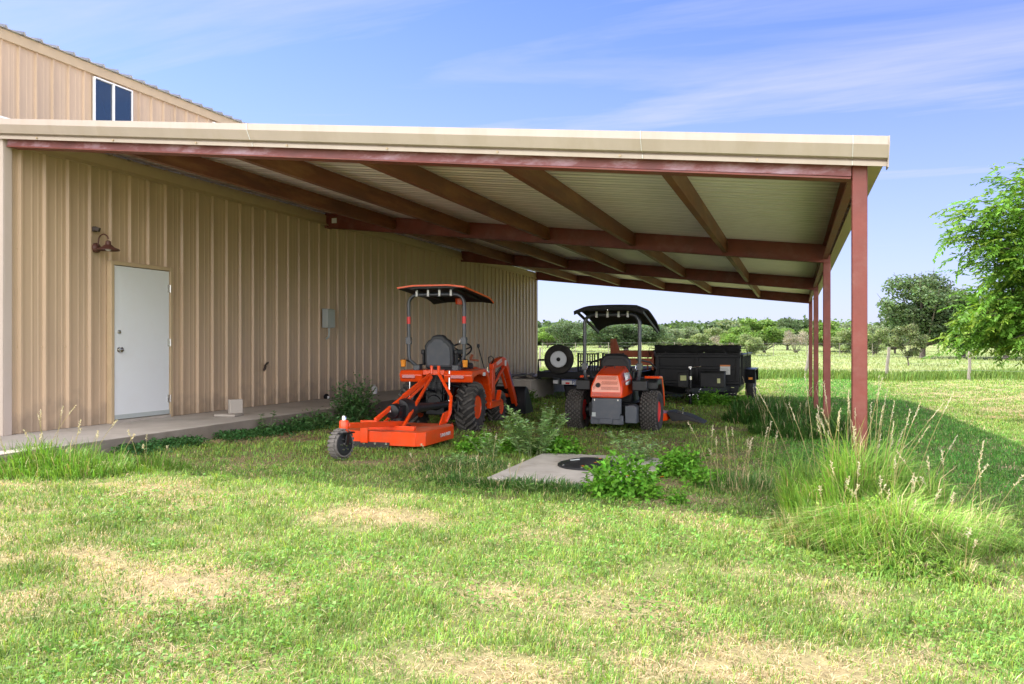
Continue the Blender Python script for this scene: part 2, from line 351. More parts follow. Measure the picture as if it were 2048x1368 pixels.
# low roof between the two wall planes
mb = MB(); mb.add([(-3.52, -.1, 3.76), (.0, -.1, 3.385), (.0, 18.6, 3.385), (-3.52, 18.6, 3.76)], [(0, 1, 2, 3)]); mb.build('low_roof', M['roof'], bld, solid=.03)
# upper wall, windows, roof
UX = -11.5
panel(UX, 1.5, 24.8, .163, 5.99, off=.2).build('upper_wall', M['tan'], bld, sm=20)
mb = MB(); mb.box(UX-BO.x-.02, UX-BO.x+.06, 1.5-6.25, 24.85-6.25, 5.66, 5.82); mb.build('eave_trim', M['trim'], bld, bevel=.005)
rf = MB(); prof = []
y = 1.3
while y < 25:
    for a, h in [(0, 0), (.22, 0), (.245, .045), (.275, .045), (.295, 0)]: prof.append((y+a, h))
    y += .305
n = len(prof)
rf.add([(xx-BO.x, p[0]-BO.y, z+p[1]-BO.z) for xx, z in ((UX+.12, 5.99), (UX-7, 5.99+1.75)) for p in prof], [(i, i+1, n+i+1, n+i) for i in range(n-1)])
rf.build('upper_roof', M['roof'], bld, solid=.012, sm=20)
def window(y0, y1, z0, z1):
    wx = UX-BO.x+.03; y0 -= BO.y; y1 -= BO.y; z0 -= BO.z; z1 -= BO.z; ym = (y0+y1)/2
    mb = MB(); t = .024
    mb.box(wx, wx+.05, y0, y1, z1-t, z1); mb.box(wx, wx+.05, y0, y1, z0, z0+t); mb.box(wx, wx+.05, y0, y0+t, z0+t, z1-t); mb.box(wx, wx+.05, y1-t, y1, z0+t, z1-t); mb.box(wx, wx+.045, ym-.02, ym+.02, z0+t, z1-t)
    w_ = mb.build('window', M['white'], bld, bevel=.003)
    mb = MB(); mb.box(wx+.005, wx+.015, y0+t, ym-.02, z0+t, z1-t); mb.box(wx+.02, wx+.03, ym+.02, y1-t, z0+t, z1-t); mb.build('pane', M['glass'], w_)
window(10.55, 11.4, 4.55, 5.78); window(13.55, 14.4, 4.55, 5.78)
# door
D0, D1, DZ1 = 7.60-6.25, 8.53-6.25, 2.12-.16
mb = MB(); mb.box(.0, .075, D0-.05, D0, 0, DZ1+.05); mb.box(.0, .075, D1, D1+.05, 0, DZ1+.05); mb.box(.0, .075, D0, D1, DZ1, DZ1+.05)
fr = mb.build('door_frame', M['trim'], bld, bevel=.004)
mb = MB(); mb.box(.01, .062, D0+.008, D1-.008, .045, DZ1-.008); door = mb.build('door', M['door'], bld, bevel=.004)
mb = MB(); mb.box(.0, .085, D0, D1, 0, .035); mb.build('threshold', M['conc'], bld)
mb = MB(); mb.box(.062, .068, D0+.008, D1-.008, .045, .10); mb.build('door_sweep', M['box'], door)
for zz, nm, r in ((.91, 'door_knob', .032), (1.13, 'deadbolt', .026)):
    mb = MB(); mb.lathe([(.062, r*1.0), (.07, r*1.0), (.072, r*.5), (.09, r*.45), (.095, r*.9), (.115, r*.95), (.12, r*.5)] if nm == 'door_knob' else [(.062, r), (.078, r*.9), (.082, r*.6)], 20, 'x', (0, D0+.075, zz)); mb.build(nm, M['steel'], door)
for zz in (.25, 1.0, 1.72):
    mb = MB(); mb.tube([(.082, D1-.004, zz-.05), (.082, D1-.004, zz+.05)], .008); mb.box(.062, .078, D1-.04, D1-.004, zz-.05, zz+.05); mb.build('hinge', M['steel'], door)
# screws on the wall
mb = MB()
for zz in (.95, 2.02):
    for k in range(60):
        yy = .12+k*.305
        if D0-.08 < yy < D1+.08: continue
        mb.lathe([(.0, .008), (.008, .007), (.01, .003)], 8, 'x', (0, yy-.02, zz))
tag(mb.build('screw_row', M['trim'], bld), kind='stuff')
# ------------------------------------------------------------------ lean-to carport
fy = [6.25, 12.42, 18.6, 24.75]; PX = .44
cp = thing('lean_to_carport', 'open lean-to with red steel frame and corrugated underside beside the tan wall', 'carport', (PX, 6.25, 0))
def cprt(mb): mb.v = [(v[0]-PX, v[1]-6.25, v[2]) for v in mb.v]; return mb
for i, y in enumerate(fy):
    mb = MB(); t = .051; b_ = .008
    gzz = g(PX, y)-.2
    mb.box(PX-t, PX+t, y-t, y+t, gzz, zr(PX)-(.015 if i == 0 else .26))
    cprt(mb).build('post', M['red'], cp, bevel=.008)
    mb = MB(); h = .26 if i else .14
    x0, x1 = WX+.05, PX-(.055 if i == 0 else -.05)
    zt = (lambda x: zr(x)-.003) if i else (lambda x: zr(x)-.10)
    yy0, yy1 = (y-.035, y+.035) if i else (y-.05, y+.05)
    mb.prism([(x0, zt(x0)), (x1, zt(x1)), (x1, zt(x1)-h), (x0, zt(x0)-h)], yy0, yy1, axis='y')
    if i:
        for s_ in (0, h-.012):
            mb.prism([(x0, zt(x0)-s_), (x1, zt(x1)-s_), (x1, zt(x1)-s_-.012), (x0, zt(x0)-s_-.012)], yy0-.03, yy1+.03, axis='y')
        mb.box(x0-.02, x0+.012, yy0-.05, yy1+.05, zt(x0)-h-.01, zt(x0))
    cprt(mb).build('rafter', M['chalk'] if i == 0 else M['red'], cp, bevel=.003)
mb = MB(); mb.prism([(WX+.05, zr(WX)-.24), (PX-.06, zr(PX)-.24), (PX-.06, zr(PX)-.253), (WX+.05, zr(WX)-.253)], 6.19, 6.33, axis='y'); cprt(mb).build('rafter_flange', M['red'], cp)
mb = MB(); mb.box(WX+.14, WX+.24, 12.38, 12.384, zr(WX)-.19, zr(WX)-.1); mb.v = [(v[0], v[1]-.001, v[2]) for v in mb.v]; cprt(mb).build('paper_tag', M['decal'], cp)
for k in range(1, 6):
    xk = PX-1.4*k
    for j in range(3):
        y0, y1 = fy[j]+.052, fy[j+1]-.04
        mb = MB(); zt = zr(xk)-.012; t = .0035
        mb.box(xk-t, xk+t, y0, y1, zt-.2, zt); mb.box(xk-.065, xk-t, y0, y1, zt-.006, zt); mb.box(xk-.065, xk-t, y0, y1, zt-.2, zt-.194)
        mb.box(xk-.065, xk-.059, y0, y1, zt-.194, zt-.175)
        mb.cbox((xk-.01, y1-.03, zt-.1), (.05, .006, .21)); mb.cbox((xk+.012, y1-.06, zt-.11), (.008, .1, .15))
        cprt(mb).build('purlin', M['brown'], cp)
for j in range(3):
    y0, y1 = fy[j]+.052, fy[j+1]-.052
    mb = MB(); zt = zr(PX)-.01
    mb.box(PX+.0, PX+.006, y0, y1, zt-.2, zt); mb.box(PX-.06, PX, y0, y1, zt-.2, zt-.194); mb.box(PX-.06, PX, y0, y1, zt-.006, zt); mb.box(PX-.06, PX-.054, y0, y1, zt-.194, zt-.17)
    cprt(mb).build('eave_purlin', M['red'], cp)
# corrugated roof sheet, ribs run down the slope
prof = []; y = 6.12
while y < 24.9:
    for a, h in [(0, 0), (.07, 0), (.075, .012), (.09, .012), (.103, 0), (.20, 0), (.21, .050), (.245, .050), (.285, 0)]:
        prof.append((y+a, h))
    y += .305
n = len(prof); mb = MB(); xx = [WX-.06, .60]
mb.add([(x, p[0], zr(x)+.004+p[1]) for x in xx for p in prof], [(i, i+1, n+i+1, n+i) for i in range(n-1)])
npf = [(0 if (a[1] < .001 and b_[1] < .001) else 1) for a, b_ in zip(prof[:-1], prof[1:])]; mb.m = npf  # flat pans keep the plain sheet, rib faces get the painted sheen
ro_ = cprt(mb).build('roof_sheet', [M['galv'], M['galv_rib_sheen']], cp, solid=.003, sm=8)
# sculpted rake fascia along the front, in three lengths with lap joints
def fasc(x0, x1, lift=0):
    pr = [(-.02, .062), (-.165, .062), (-.165, -.012), (-.115, -.112), (-.055, -.118), (-.055, -.135), (-.085, -.140), (-.080, -.178), (-.07, -.178), (-.045, -.13), (-.045, -.105), (-.105, -.10), (-.15, -.01), (-.15, .05), (-.02, .05)]
    pr = [(a, -.178+(h+.178)*.80) for a, h in pr]
    mb = MB(); n = len(pr)
    vs = [(x, 6.2+a-(lift if a < -.06 else 0), zr(x)+h) for x in (x0, x1) for a, h in pr]
    mb.add(vs, [(i, (i+1) % n, n+(i+1) % n, n+i) for i in range(n)]+[tuple(range(n)), tuple(range(2*n-1, n-1, -1))])
    return mb
for x0, x1, l in ((-7.995, -4.71, 0), (-4.715, -1.10, .003), (-1.105, .39, .006), (.385, .61, .009)):
    cprt(fasc(x0, x1, l)).build('fascia', M['cream'], cp, sm=12)
for x0 in (-4.718, -1.108, .382): cprt(fasc(x0, x0+.0045, .012)).build('lap_joint', M['decal'], cp, sm=12)
mb = MB(); mb.prism([(6.18, zr(.61)+.014), (6.02, zr(.61)+.014), (6.02, zr(.61)-.045), (6.075, zr(.61)-.128), (6.085, zr(.61)-.14), (6.095, zr(.61)-.186), (6.2, zr(.61)-.186)], .61, .618); cprt(mb).build('fascia_end', M['cream'], cp)
mb = MB(); x = -7.4
while x < .6:
    mb.lathe([(6.105, .010), (6.112, .010), (6.118, .004)], 8, 'y', (x, 0, zr(x)-.16)); x += 1.02
tag(cprt(mb).build('screw_row', M['trim'], cp), kind='stuff')
mb = MB(); mb.box(.60, .6085, 6.19, 24.95, zr(.6)-.12, zr(.6)+.035); mb.box(.5, .60, 6.19, 24.95, zr(.6)-.12, zr(.6)-.11); cprt(mb).build('eave_trim', M['trim'], cp)
# ------------------------------------------------------------------ things on the wall and the apron
t = thing('barn_lamp', 'rusty brown gooseneck barn lamp on the wall left of the white door', 'wall lamp', (WX+.03, 7.36, 2.3))
mb = MB(); mb.lathe([(0, .06), (.02, .06), (.035, .045), (.045, .03)], 24, 'x'); mb.build('backplate', M['lamp'], t)
mb = MB(); mb.tube([(.03, 0, .0), (.045, .0, .09)]+[(.045+.075*(1-math.cos(a)), .0, .09+.07*math.sin(a)) for a in np.linspace(0.2, math.pi*.97, 9)], .008); mb.build('gooseneck', M['lamp'], t)
mb = MB(); mb.lathe([(.10, .015), (.09, .03), (.05, .033), (.04, .05), (.02, .07), (.0, .12), (-.012, .13), (-.018, .13), (-.012, .122), (.005, .1), (.02, .06), (.03, .02)], 28, 'z', (.195, 0, -.02)); sh = mb.build('lamp_shade', M['lamp'], t)
mb = MB(); mb.lathe([(-.045, .012), (-.035, .03), (-.01, .034), (.01, .02)], 14, 'z', (.195, 0, -.0)); mb.build('bulb', M['plasticw'], sh)
mb = MB(); mb.box(0, .03, -.03, .03, -.03, .03); mb.cbox((.055, .0, .0), (.06, .05, .05), (0, R(20), R(20))); o = mb.build('security_sensor', M['pipe'], None, bevel=.005, loc=(WX+.03, 7.33, 2.52)); tag(o, 'small dark security sensor on the wall just above the barn lamp', 'sensor')
t = thing('electrical_box', 'grey metal electrical box with a short bent conduit on the tan wall', 'electrical box', (WX+.03, 12.35, 1.6))
mb = MB(); mb.box(0, .11, -.11, .11, -.17, .17); mb.build('body', M['box'], t, bevel=.006)
mb = MB(); mb.box(.111, .123, -.116, .116, -.16, .135); mb.box(.10, .13, -.118, .118, .14, .155); mb.build('cover', M['box'], t, bevel=.004)
mb = MB(); mb.tube([(.06, .02, -.17), (.06, .02, -.28), (.05, .02, -.33), (.0, .02, -.37)], .018); mb.build('conduit', M['box'], t)
mb = MB(); mb.tube([(0, 0, 0), (.07, -.02, .03), (.12, -.07, .05), (.15, -.15, .04), (.15, -.19, 0), (.13, -.2, -.06), (.10, -.15, -.08), (.07, -.08, -.06), (.02, .0, -.01)], .012); o = mb.build('bent_pipe', M['pipe'], None, loc=(WX+.02, 10.62, .8)); tag(o, 'dark bent pipe loop sticking out of the tan wall right of the door', 'pipe')
t = thing('paver', 'flat grey concrete paver lying on the apron under the upright block', 'paver', (-7.25, 8.9, .16), R(12))
mb = MB(); mb.box(-.15, .15, -.13, .13, .002, .032); o = mb.build('paver_slab', M['conc'], t, bevel=.006)
mb = MB(); mb.box(-.09, .09, -.035, .035, 0, .19); o = mb.build('concrete_block', M['conc'], None, bevel=.006, loc=(-7.19, 8.96, .195)); o.rotation_euler = (0, 0, R(62)); tag(o, 'upright grey concrete block standing on the flat paver', 'block')
mb = MB(); mb.lathe([(0, .05), (.01, .055), (.12, .055), (.145, .035), (.15, .022), (.175, .022), (.177, .01)], 20, 'z'); o = mb.build('plastic_bottle', M['plasticw'], None, loc=(-7.8, 13.85, .16)); tag(o, 'white plastic bottle standing on the apron against the wall', 'bottle')
mb = MB(); mb.mat(0).lathe([(0, .04), (.03, .055), (.07, .04), (.09, .015)], 14, 'z'); mb.mat(1).cbox((.055, -.02, .025), (.03, .03, .05)); o = mb.build('cable_gland', [M['black'], M['decal']], None, bevel=.004, loc=(-7.9, 12.3, .16)); tag(o, 'small black fitting with a white tip on the apron at the wall', 'fitting')
# raised landing near the far end of the wall
t = thing('concrete_landing', 'raised grey concrete landing with lumber on top near the far wall end', 'landing', (-6.9, 19.2, -.3))
mb = MB(); mb.box(-.75, .72, -.4, 1.6, 0, .52); mb.build('landing_body', M['conc'], t, bevel=.015)
mb = MB(); mb.box(-.78, .75, -.43, 1.63, .522, .56); mb.build('landing_cap', M['conc2'], t, bevel=.01)
rnd = random.Random(4)
for k in range(5):
    a = rnd.uniform(-.3, .3); mb = MB(); mb.cbox((0, 0, 0), (.14, 1.1+rnd.random()*.3, .04)); o = mb.build('lumber_board', M['wood'], None, bevel=.003, loc=(-7.1+k*.2, 19.75, .285+.002+.045*(k % 2))); o.rotation_euler = (0, 0, a if k % 2 else 0)
    tag(o, 'weathered board stacked on the raised concrete landing by the wall', 'board', 'boards on the concrete landing')
# septic pad and lid
zp = g(-1.85, 7.2)
mb = MB(); mb.box(-2.5, -1.18, 6.38, 8.05, zp-.12, zp+.045); o = mb.build('tank_pad', M['conc2'], None, bevel=.01); tag(o, 'square tan concrete pad sunk in the weeds with a round black lid', 'concrete pad')
t = thing('round_hatch', 'round domed black plastic lid lying on the concrete pad', 'hatch', (-1.82, 7.3, zp+.046))
mb = MB(); mb.lathe([(0, .30), (.018, .30), (.026, .285), (.05, .2), (.068, .1), (.072, .02)], 40, 'z'); mb.build('dome', M['plastic'], t)
mb = MB(); mb.cbox((-.12, -.08, .063), (.09, .05, .004), (0, -.1, .3)); mb.build('sticker', M['box'], t)
for k in range(8): a = k*math.pi/4; MB().lathe([(.018, .012), (.03, .012)], 8, 'z', (.28*math.cos(a), .28*math.sin(a), 0)).build('screw', M['steel'], t)
# ------------------------------------------------------------------ wheels
def tyre(r, w, rr, lug='bar', n=22, m='rubber', lugh=.03):
    mb = MB(); h = w/2
    mb.lathe([(-h*.72, rr), (-h*.95, rr+(r-rr)*.35), (-h, rr+(r-rr)*.65), (-h*.85, r-.02), (-h*.5, r-.006), (0, r), (h*.5, r-.006), (h*.85, r-.02), (h, rr+(r-rr)*.65), (h*.95, rr+(r-rr)*.35), (h*.72, rr), (h*.6, rr-.01), (-h*.6, rr-.01)], 40)
    mb.mat(1 if m != 'treadgrey' else 0)
    if lug == 'bar':
        for k in range(n):
            for s in (-1, 1):
                a0 = 2*math.pi*(k+(.5 if s > 0 else 0))/n; pts = []
                for q, (fx, rad) in enumerate(((.02, r+lugh), (.45, r+lugh*.95), (.85, r+.004), (1.02, r-(r-rr)*.32))):
                    a = a0-(.30*fx)*(22/n)*.9; pts.append(Vector((s*h*fx, rad*math.cos(a), rad*math.sin(a))))
                for q in range(3): 
                    a, b_ = pts[q], pts[q+1]; up = Vector((0, a.y, a.z)).normalized()
                    mb.bar(a-up*.012, b_-up*.012, r*.075, .035, up)
    elif lug == 'turf':
        for k in range(n):
            for j in range(-3, 4):
                a = 2*math.pi*(k+(.5 if j % 2 else 0))/n; x = j*w*.125; rad = r+.006-abs(j)*.004
                c = Vector((x, rad*math.cos(a), rad*math.sin(a))); up = Vector((0, c.y, c.z)).normalized(); tn = Vector((.45 if j % 2 else -.45, -up.z, up.y)).normalized()
                mb.bar(c-tn*r*.05, c+tn*r*.05, w*.08, .024, up)
    elif lug == 'rib':
        for k in range(n):
            a = 2*math.pi*k/n; c = Vector((0, (r+.001)*math.cos(a), (r+.001)*math.sin(a))); up = Vector((0, c.y, c.z)).normalized()
            mb.bar(c-Vector((h*.8, 0, 0)), c+Vector((h*.8, 0, 0)), r*.17, .012, up)
    return mb
def rim(rr, w, side, dish=.06, holes=0, hub=.05):
    mb = MB(); s = side; h = w/2*.75
    pr = [(s*h, rr+.002), (s*(h+.008), rr-.006), (s*h*.9, rr-.02), (s*(h-dish), rr*.72), (s*(h-dish-.004), hub+.01), (s*(h-dish+.03), hub), (s*(h-dish+.035), hub*.5), (s*(h-dish+.036), .003), (-s*h*.8, .003), (-s*h*.8, rr-.02), (-s*h, rr)]
    mb.lathe(pr, 36)
    return mb
def wheel(parent, x, y, r, w, rr, side, rmat, lug='bar', n=22, yaw=0, tm='rubber', dish=.06, bolts=5):
    o = tyre(r, w, rr, lug, n).build('tyre', [M[tm], M['dusty']], parent, loc=(x, y, r)); o.rotation_euler = (0, 0, yaw)
    ri = rim(rr, w, side, dish).build('rim', M[rmat], o)
    for k in range(bolts):
        mb = MB(); a = 2*math.pi*k/bolts; h = w/2*.75; mb.lathe([(side*(h-dish-.01), .01), (side*(h-dish+.012), .01), (side*(h-dish+.014), .006)], 8, 'x', (0, rr*.5*math.cos(a), rr*.5*math.sin(a))); mb.build('wheel_bolt', M['steel'], o)
    return o
def arc(cx, cz, r, a0, a1, n): return [(cx+r*math.cos(a0+(a1-a0)*i/n), cz+r*math.sin(a0+(a1-a0)*i/n)) for i in range(n+1)]
def rops(parent, hw, zb, zt, y, fold, rad=.026, inw=.1, kink=.12):
    rc = .13; pts = [(-hw+inw, y+.02, zb), (-hw+inw, y, zb+.03), (-hw+.01, y-.03, zb+kink), (-hw, y-.03, zb+kink+.07), (-hw, y-.03, zt-rc)]
    pts += [(-hw+rc-rc*math.cos(a), y-.03, zt-rc+rc*math.sin(a)) for a in np.linspace(.25, math.pi/2, 6)]
    pts = pts+[(-p[0], p[1], p[2]) for p in pts[::-1]]
    mb = MB(); mb.tube(pts, rad, 12); o = mb.build('roll_bar', M['rops'], parent)
    for s in (-1, 1):
        mb = MB(); mb.cbox((s*hw, y-.03, fold), (.07, .075, .10)); mb.tube([(s*(hw-.05), y-.03, fold+.02), (s*(hw+.05), y-.03, fold+.02)], .01); mb.build('fold_joint', M['rops'], o, bevel=.005)
        mb = MB(); mb.tube([(s*(hw-.045), y-.06, fold+.03), (s*(hw-.05), y-.075, fold-.02), (s*(hw-.035), y-.07, fold-.05)], .005, 6); mb.build('lock_pin', M['chrome'], o)
    return o
def canopy_brackets(parent, xs, y, z, m='decal'):
    for x in xs:
        mb = MB(); mb.box(x-.016, x+.016, y-.004, y+.004, z-.045, z+.045)
        for s in (-.03, .03): mb.lathe([(y-.012, .008), (y-.003, .009)], 8, 'y', (x, 0, z+s))
        mb.build('bracket', M[m], parent, bevel=.002)
# ------------------------------------------------------------------ compact loader tractor
tx, ty = -4.78, 10.45
tr = thing('compact_tractor', 'orange compact tractor with front loader and flat orange-edged canopy beside the tan wall', 'tractor', (tx, ty, g(tx, ty)-.012), R(4.5))
for s in (-1, 1):
    wheel(tr, s*.43, 0, .335, .27, .165, s, 'orange', 'bar', 20, dish=.07)
    wheel(tr, s*.40, 1.42, .235, .20, .125, s, 'orange', 'bar', 18, dish=.04)
mb = MB()
mb.box(-.14, .14, -.30, .55, .24, .62); mb.box(-.20, .20, .5, 1.75, .26, .5); mb.lathe([(-.32, .11), (.32, .11)], 20, 'x', (0, 0, .34)); mb.box(-.3, .3, 1.34, 1.5, .2, .3)
mb.lathe([(-.36, .10), (-.30, .12), (-.2, .12)], 18, 'y', (0, 0, .42)); mb.build('chassis', M['black'], tr, bevel=.012)
mb = MB()
mb.lathe([(-.50, .028), (-.36, .03)], 12, 'y', (0, 0, .36))
for s in (-1, 1):
    mb.bar((s*.26, -.1, .30), (s*.3, -.75, .30), .03, .06); mb.bar((s*.26, -.22, .62), (s*.29, -.52, .34), .028, .03); mb.tube([(s*.2, -.2, .66), (s*.34, -.25, .64)], .02)
    mb.tube([(s*.36, -.34, .44), (s*.36, -.36, .30)], .026)
mb.bar((0, -.28, .56), (0, -.62, .62), .035, .035); mb.box(-.12, .12, -.34, -.30, .44, .7); mb.build('hitch', M['black'], tr, bevel=.004)
MB().tube([(.24, -.37, .86), (.245, -.40, .40)], .012).build('lift_rod', M['chrome'], tr); MB().tube([(-.36, -.34, .82), (-.36, -.36, .45)], .008).build('lift_rod', M['chrome'], tr)
for k, (a_, b__, c_) in enumerate(((.05, .78, .3), (.12, .70, -.2), (-.2, .66, .1), (.18, .58, .25))):
    MB().tube([(a_, -.28, b__), (a_+.1, -.40, b__-.1), (a_+.14, -.34, b__-.22), (a_-.02, -.30, b__-.3)], .008, 6).build('hydraulic_hose', M['plastic'], tr)
mb = MB(); mb.cbox((.26, -.42, .52), (.05, .05, .12)); mb.cbox((.26, -.42, .38), (.04, .05, .07)); mb.build('stabiliser', M['black'], tr, bevel=.005)
for k in range(4):
    mb = MB(); mb.tube([(-.1+.07*k, -.3, .5), (-.16+.09*k, -.40, .66-.02*k), (-.08+.06*k, -.34, .80)], .009, 6); mb.build('hydraulic_hose', M['plastic'], tr)
for s in (-1, 1):
    out_ = [(-.36, .70), (-.40, .80), (-.35, .865), (.25, .875), (.42, .82), (.52, .66), (.58, .42), (.62, .30)]
    inn = [(.58, .30), (.54, .42), (.47, .62), (.38, .74), (.24, .79), (-.1, .80), (-.30, .76), (-.33, .70)]
    mb = MB(); a, b_ = (.16, .575) if s > 0 else (-.50, -.16); mb.prism(out_+inn, a, b_)
    fe = mb.build('fender', M['orange'], tr, bevel=.015)
    mb = MB(); mb.cbox((s*.36, -.394, .778), (.20, .014, .055), (R(-12), 0, 0)); mb.build('tail_lamp', M['redlens'], fe, bevel=.01)
    mb = MB(); mb.cbox((s*.5765, .18, .80), (.003, .12, .05)); mb.build('sticker', M['decal'], fe)
    mb = MB(); mb.lathe([(-.05, .02), (-.045, .034), (.05, .040), (.055, .03)], 14, 'z', (s*.46, -.34, .96)); al = mb.build('turn_signal', M['amber'], tr)
    mb = MB(); mb.tube([(s*.38, -.28, .98), (s*.46, -.31, 1.02), (s*.46, -.34, .99)], .01, 6); mb.build('signal_bracket', M['plastic'], al)
mb = MB(); mb.box(-.16, .16, -.36, -.31, .80, .872); mb.build('rear_crossmember', M['orange'], tr, bevel=.008)
ro = rops(tr, .415, .87, 1.93, -.22, 1.28, .026, .13, .14)
for s in (-1, 1):
    mb = MB(); mb.lathe([(1.52, .0275), (1.62, .0275)], 14, 'z', (s*.415, -.25, 0)); mb.build('reflector', M['reflect'], ro)
    mb = MB(); mb.cbox((s*.29, -.22, .90), (.10, .12, .08)); mb.build('mount_plate', M['rops'], ro, bevel=.01)
canopy_brackets(tr, (-.28, -.11, .06, .23), -.285, 1.95)
# canopy: flat middle, sides sloping down
def canopy(parent, hw, y0, y1, zf, top, under, thick=.02, nx=12, ny=10, name='canopy'):
    mb = MB(); vs = []
    for j in range(ny+1):
        for i in range(nx+1):
            u = -1+2*i/nx; v = j/ny; vs.append((u*hw, y0+(y1-y0)*v, zf(u, v)))
    top_ = vs; bot = [(x*.985, y, z-thick) for x, y, z in vs]; n = nx+1; k = len(vs)
    idx = lambda i, j, o=0: j*n+i+o
    f1 = [(idx(i, j), idx(i+1, j), idx(i+1, j+1), idx(i, j+1)) for j in range(ny) for i in range(nx)]
    f2 = [tuple(a+k for a in f[::-1]) for f in f1]
    rim_ = [idx(i, 0) for i in range(nx)]+[idx(nx, j) for j in range(ny)]+[idx(i, ny) for i in range(nx, 0, -1)]+[idx(0, j) for j in range(ny, 0, -1)]
    f3 = [(rim_[i], rim_[i]+k, rim_[(i+1) % len(rim_)]+k, rim_[(i+1) % len(rim_)]) for i in range(len(rim_))]
    mb.v = top_+bot; mb.f = f1+f2+f3; mb.m = [0]*len(f1)+[1]*len(f2)+[0]*len(f3)
    me = bpy.data.meshes.new(name); me.from_pydata(mb.v, [], mb.f); me.materials.append(top); me.materials.append(under)
    me.polygons.foreach_set('material_index', mb.m); me.polygons.foreach_set('use_smooth', [True]*len(me.polygons)); me.set_sharp_from_angle(angle=R(30))
    o = link(bpy.data.objects.new(name, me)); o.parent = parent; return o
zc = lambda u, v: 2.055-.03*(max(abs(u)-.55, 0)/.45)-.10*v-.05*max(v-.85, 0)/.15
ca = canopy(tr, .50, -.48, .95, zc, M['orange_rim'], M['plastic'], .022)
mb = MB()
for yy in (-.40, -.2): mb.bar((-.44, yy, 2.02), (.44, yy, 2.02), .05, .03)
for s in (-.3, .3): mb.bar((s, -.42, 2.005), (s, .85, 1.91), .04, .03)
mb.build('canopy_frame', M['plastic'], ca, bevel=.004)
mb = MB(); mb.lathe([(-.09, .05), (-.085, .06), (0, .065)], 20, 'z', (-.02, .82, 1.93)); mb.build('canopy_fan', M['orange'], ca)
# seat
def seat(parent, y, zb, w, h, head=True, m='vinyl'):
    mb = MB(); hw = w/2; mb.box(-hw, hw, y+.06, y+.48, zb, zb+.10); mb.build('seat', M[m], parent, bevel=.03)
    poly = [(-hw*.96, 0), (hw*.96, 0), (hw, .1), (hw*.98, h*.68), (hw*.72, h*.84), (hw*.5, h*.88)]
    poly += [(hw*.42, h*.97), (hw*.2, h), (-hw*.2, h), (-hw*.42, h*.97)] if head else []
    poly += [(-hw*.5, h*.88), (-hw*.72, h*.84), (-hw*.98, h*.68), (-hw, .1)]
    Mx = Matrix.Translation((0, y, zb+.05)) @ Matrix.Rotation(R(6), 4, 'X')
    mb = MB(); mb.prism(poly, -.02, .10, axis='y', M=Mx); bk = mb.build('backrest', M[m], parent, bevel=.03)
    mb = MB(); q = [(a*.82, .04+b_*.8) for a, b_ in poly]; mb.prism(q, -.032, -.02, axis='y', M=Mx); mb.build('back_shell', M['grey'] if m == 'vinyl' else M[m], bk, bevel=.008)
    for s in (-1, 1):
        mb = MB(); mb.cbox((s*(hw+.035), y+.14, zb+.28), (.055, .32, .07)); mb.cbox((s*(hw+.03), y+.03, zb+.2), (.03, .08, .22)); mb.build('armrest', M['plastic'], parent, bevel=.02)
seat(tr, -.12, .84, .43, .47)
mb = MB(); mb.box(-.18, .18, -.1, .35, .62, .84); mb.build('seat_base', M['plastic'], tr, bevel=.02)
mb = MB(); mb.tube([(-.3, -.2, .93), (-.25, .1, .95), (-.26, .35, .9)], .012); mb.tube([(.3, -.05, .90), (.3, .2, .94), (.31, .45, .84)], .012); mb.build('grab_rail', M['plastic'], tr)
mb = MB(); mb.box(-.2, .2, .6, .85, .45, .95); mb.box(-.17, .17, .55, .75, .92, 1.0); mb.build('dash', M['plastic'], tr, bevel=.03)
mb = MB(); mb.tube([(0.05, .66, .95), (.08, .56, 1.12)], .02); st = mb.build('steering_column', M['plastic'], tr)
mb = MB(); Mx = Matrix.Translation((.09, .54, 1.14)) @ Matrix.Rotation(R(38), 4, 'X'); ring = [Mx @ Vector((.17*math.cos(a), .17*math.sin(a), 0)) for a in np.linspace(0, 2*math.pi, 29)]; mb.tube(ring, .013, 8)
for a in (.5, 2.6, 4.7): mb.tube([Mx @ Vector((0, 0, -.02)), Mx @ Vector((.17*math.cos(a), .17*math.sin(a), 0))], .01, 6)
mb.build('steering_wheel', M['plastic'], st)
mb = MB(); mb.prism([(.85, .45), (.85, .86), (1.0, .88), (1.65, .80), (1.78, .70), (1.8, .45)], -.22, .22); mb.build('hood', M['orange'], tr, bevel=.035)
for s in (-1, 1):
    mb = MB(); mb.box(s*.24 if s > 0 else -.56, .56 if s > 0 else -.24, .56, 1.08, .33, .365); mb.prism([(.55, .27), (.55, .37), (1.02, .37), (1.12, .52), (1.16, .50), (1.06, .28)], .50 if s > 0 else -.56, .56 if s > 0 else -.50); fp = mb.build('foot_platform', M['orange'], tr, bevel=.006)
    mb = MB(); mb.box(.27 if s > 0 else -.49, .49 if s > 0 else -.27, .6, 1.0, .367, .375); mb.build('floor_mat', M['plastic'], fp)
mb = MB(); mb.tube([(.34, .95, .55), (.36, .92, .82), (.30, .78, 1.18)], .009, 6); mb.lathe([(-.03, .012), (0, .024), (.035, .018)], 10, 'z', (.30, .775, 1.2)); mb.build('loader_joystick', M['plastic'], tr)
mb = MB(); mb.tube([(.42, 1.02, .9), (.40, 1.0, .95), (.40, .97, 1.02), (.44, .97, 1.05), (.48, .97, 1.02), (.46, 1.0, .95), (.42, 1.02, .9)], .009, 6); mb.build('grab_handle', M['plastic'], tr)
mb = MB(); mb.tube([(.38, .98, .88), (.385, .99, .5)], .013); mb.lathe([(.58, .022), (.66, .022)], 10, 'z', (.383, .985, 0)); mb.build('chrome_lever', M['chrome'], tr)
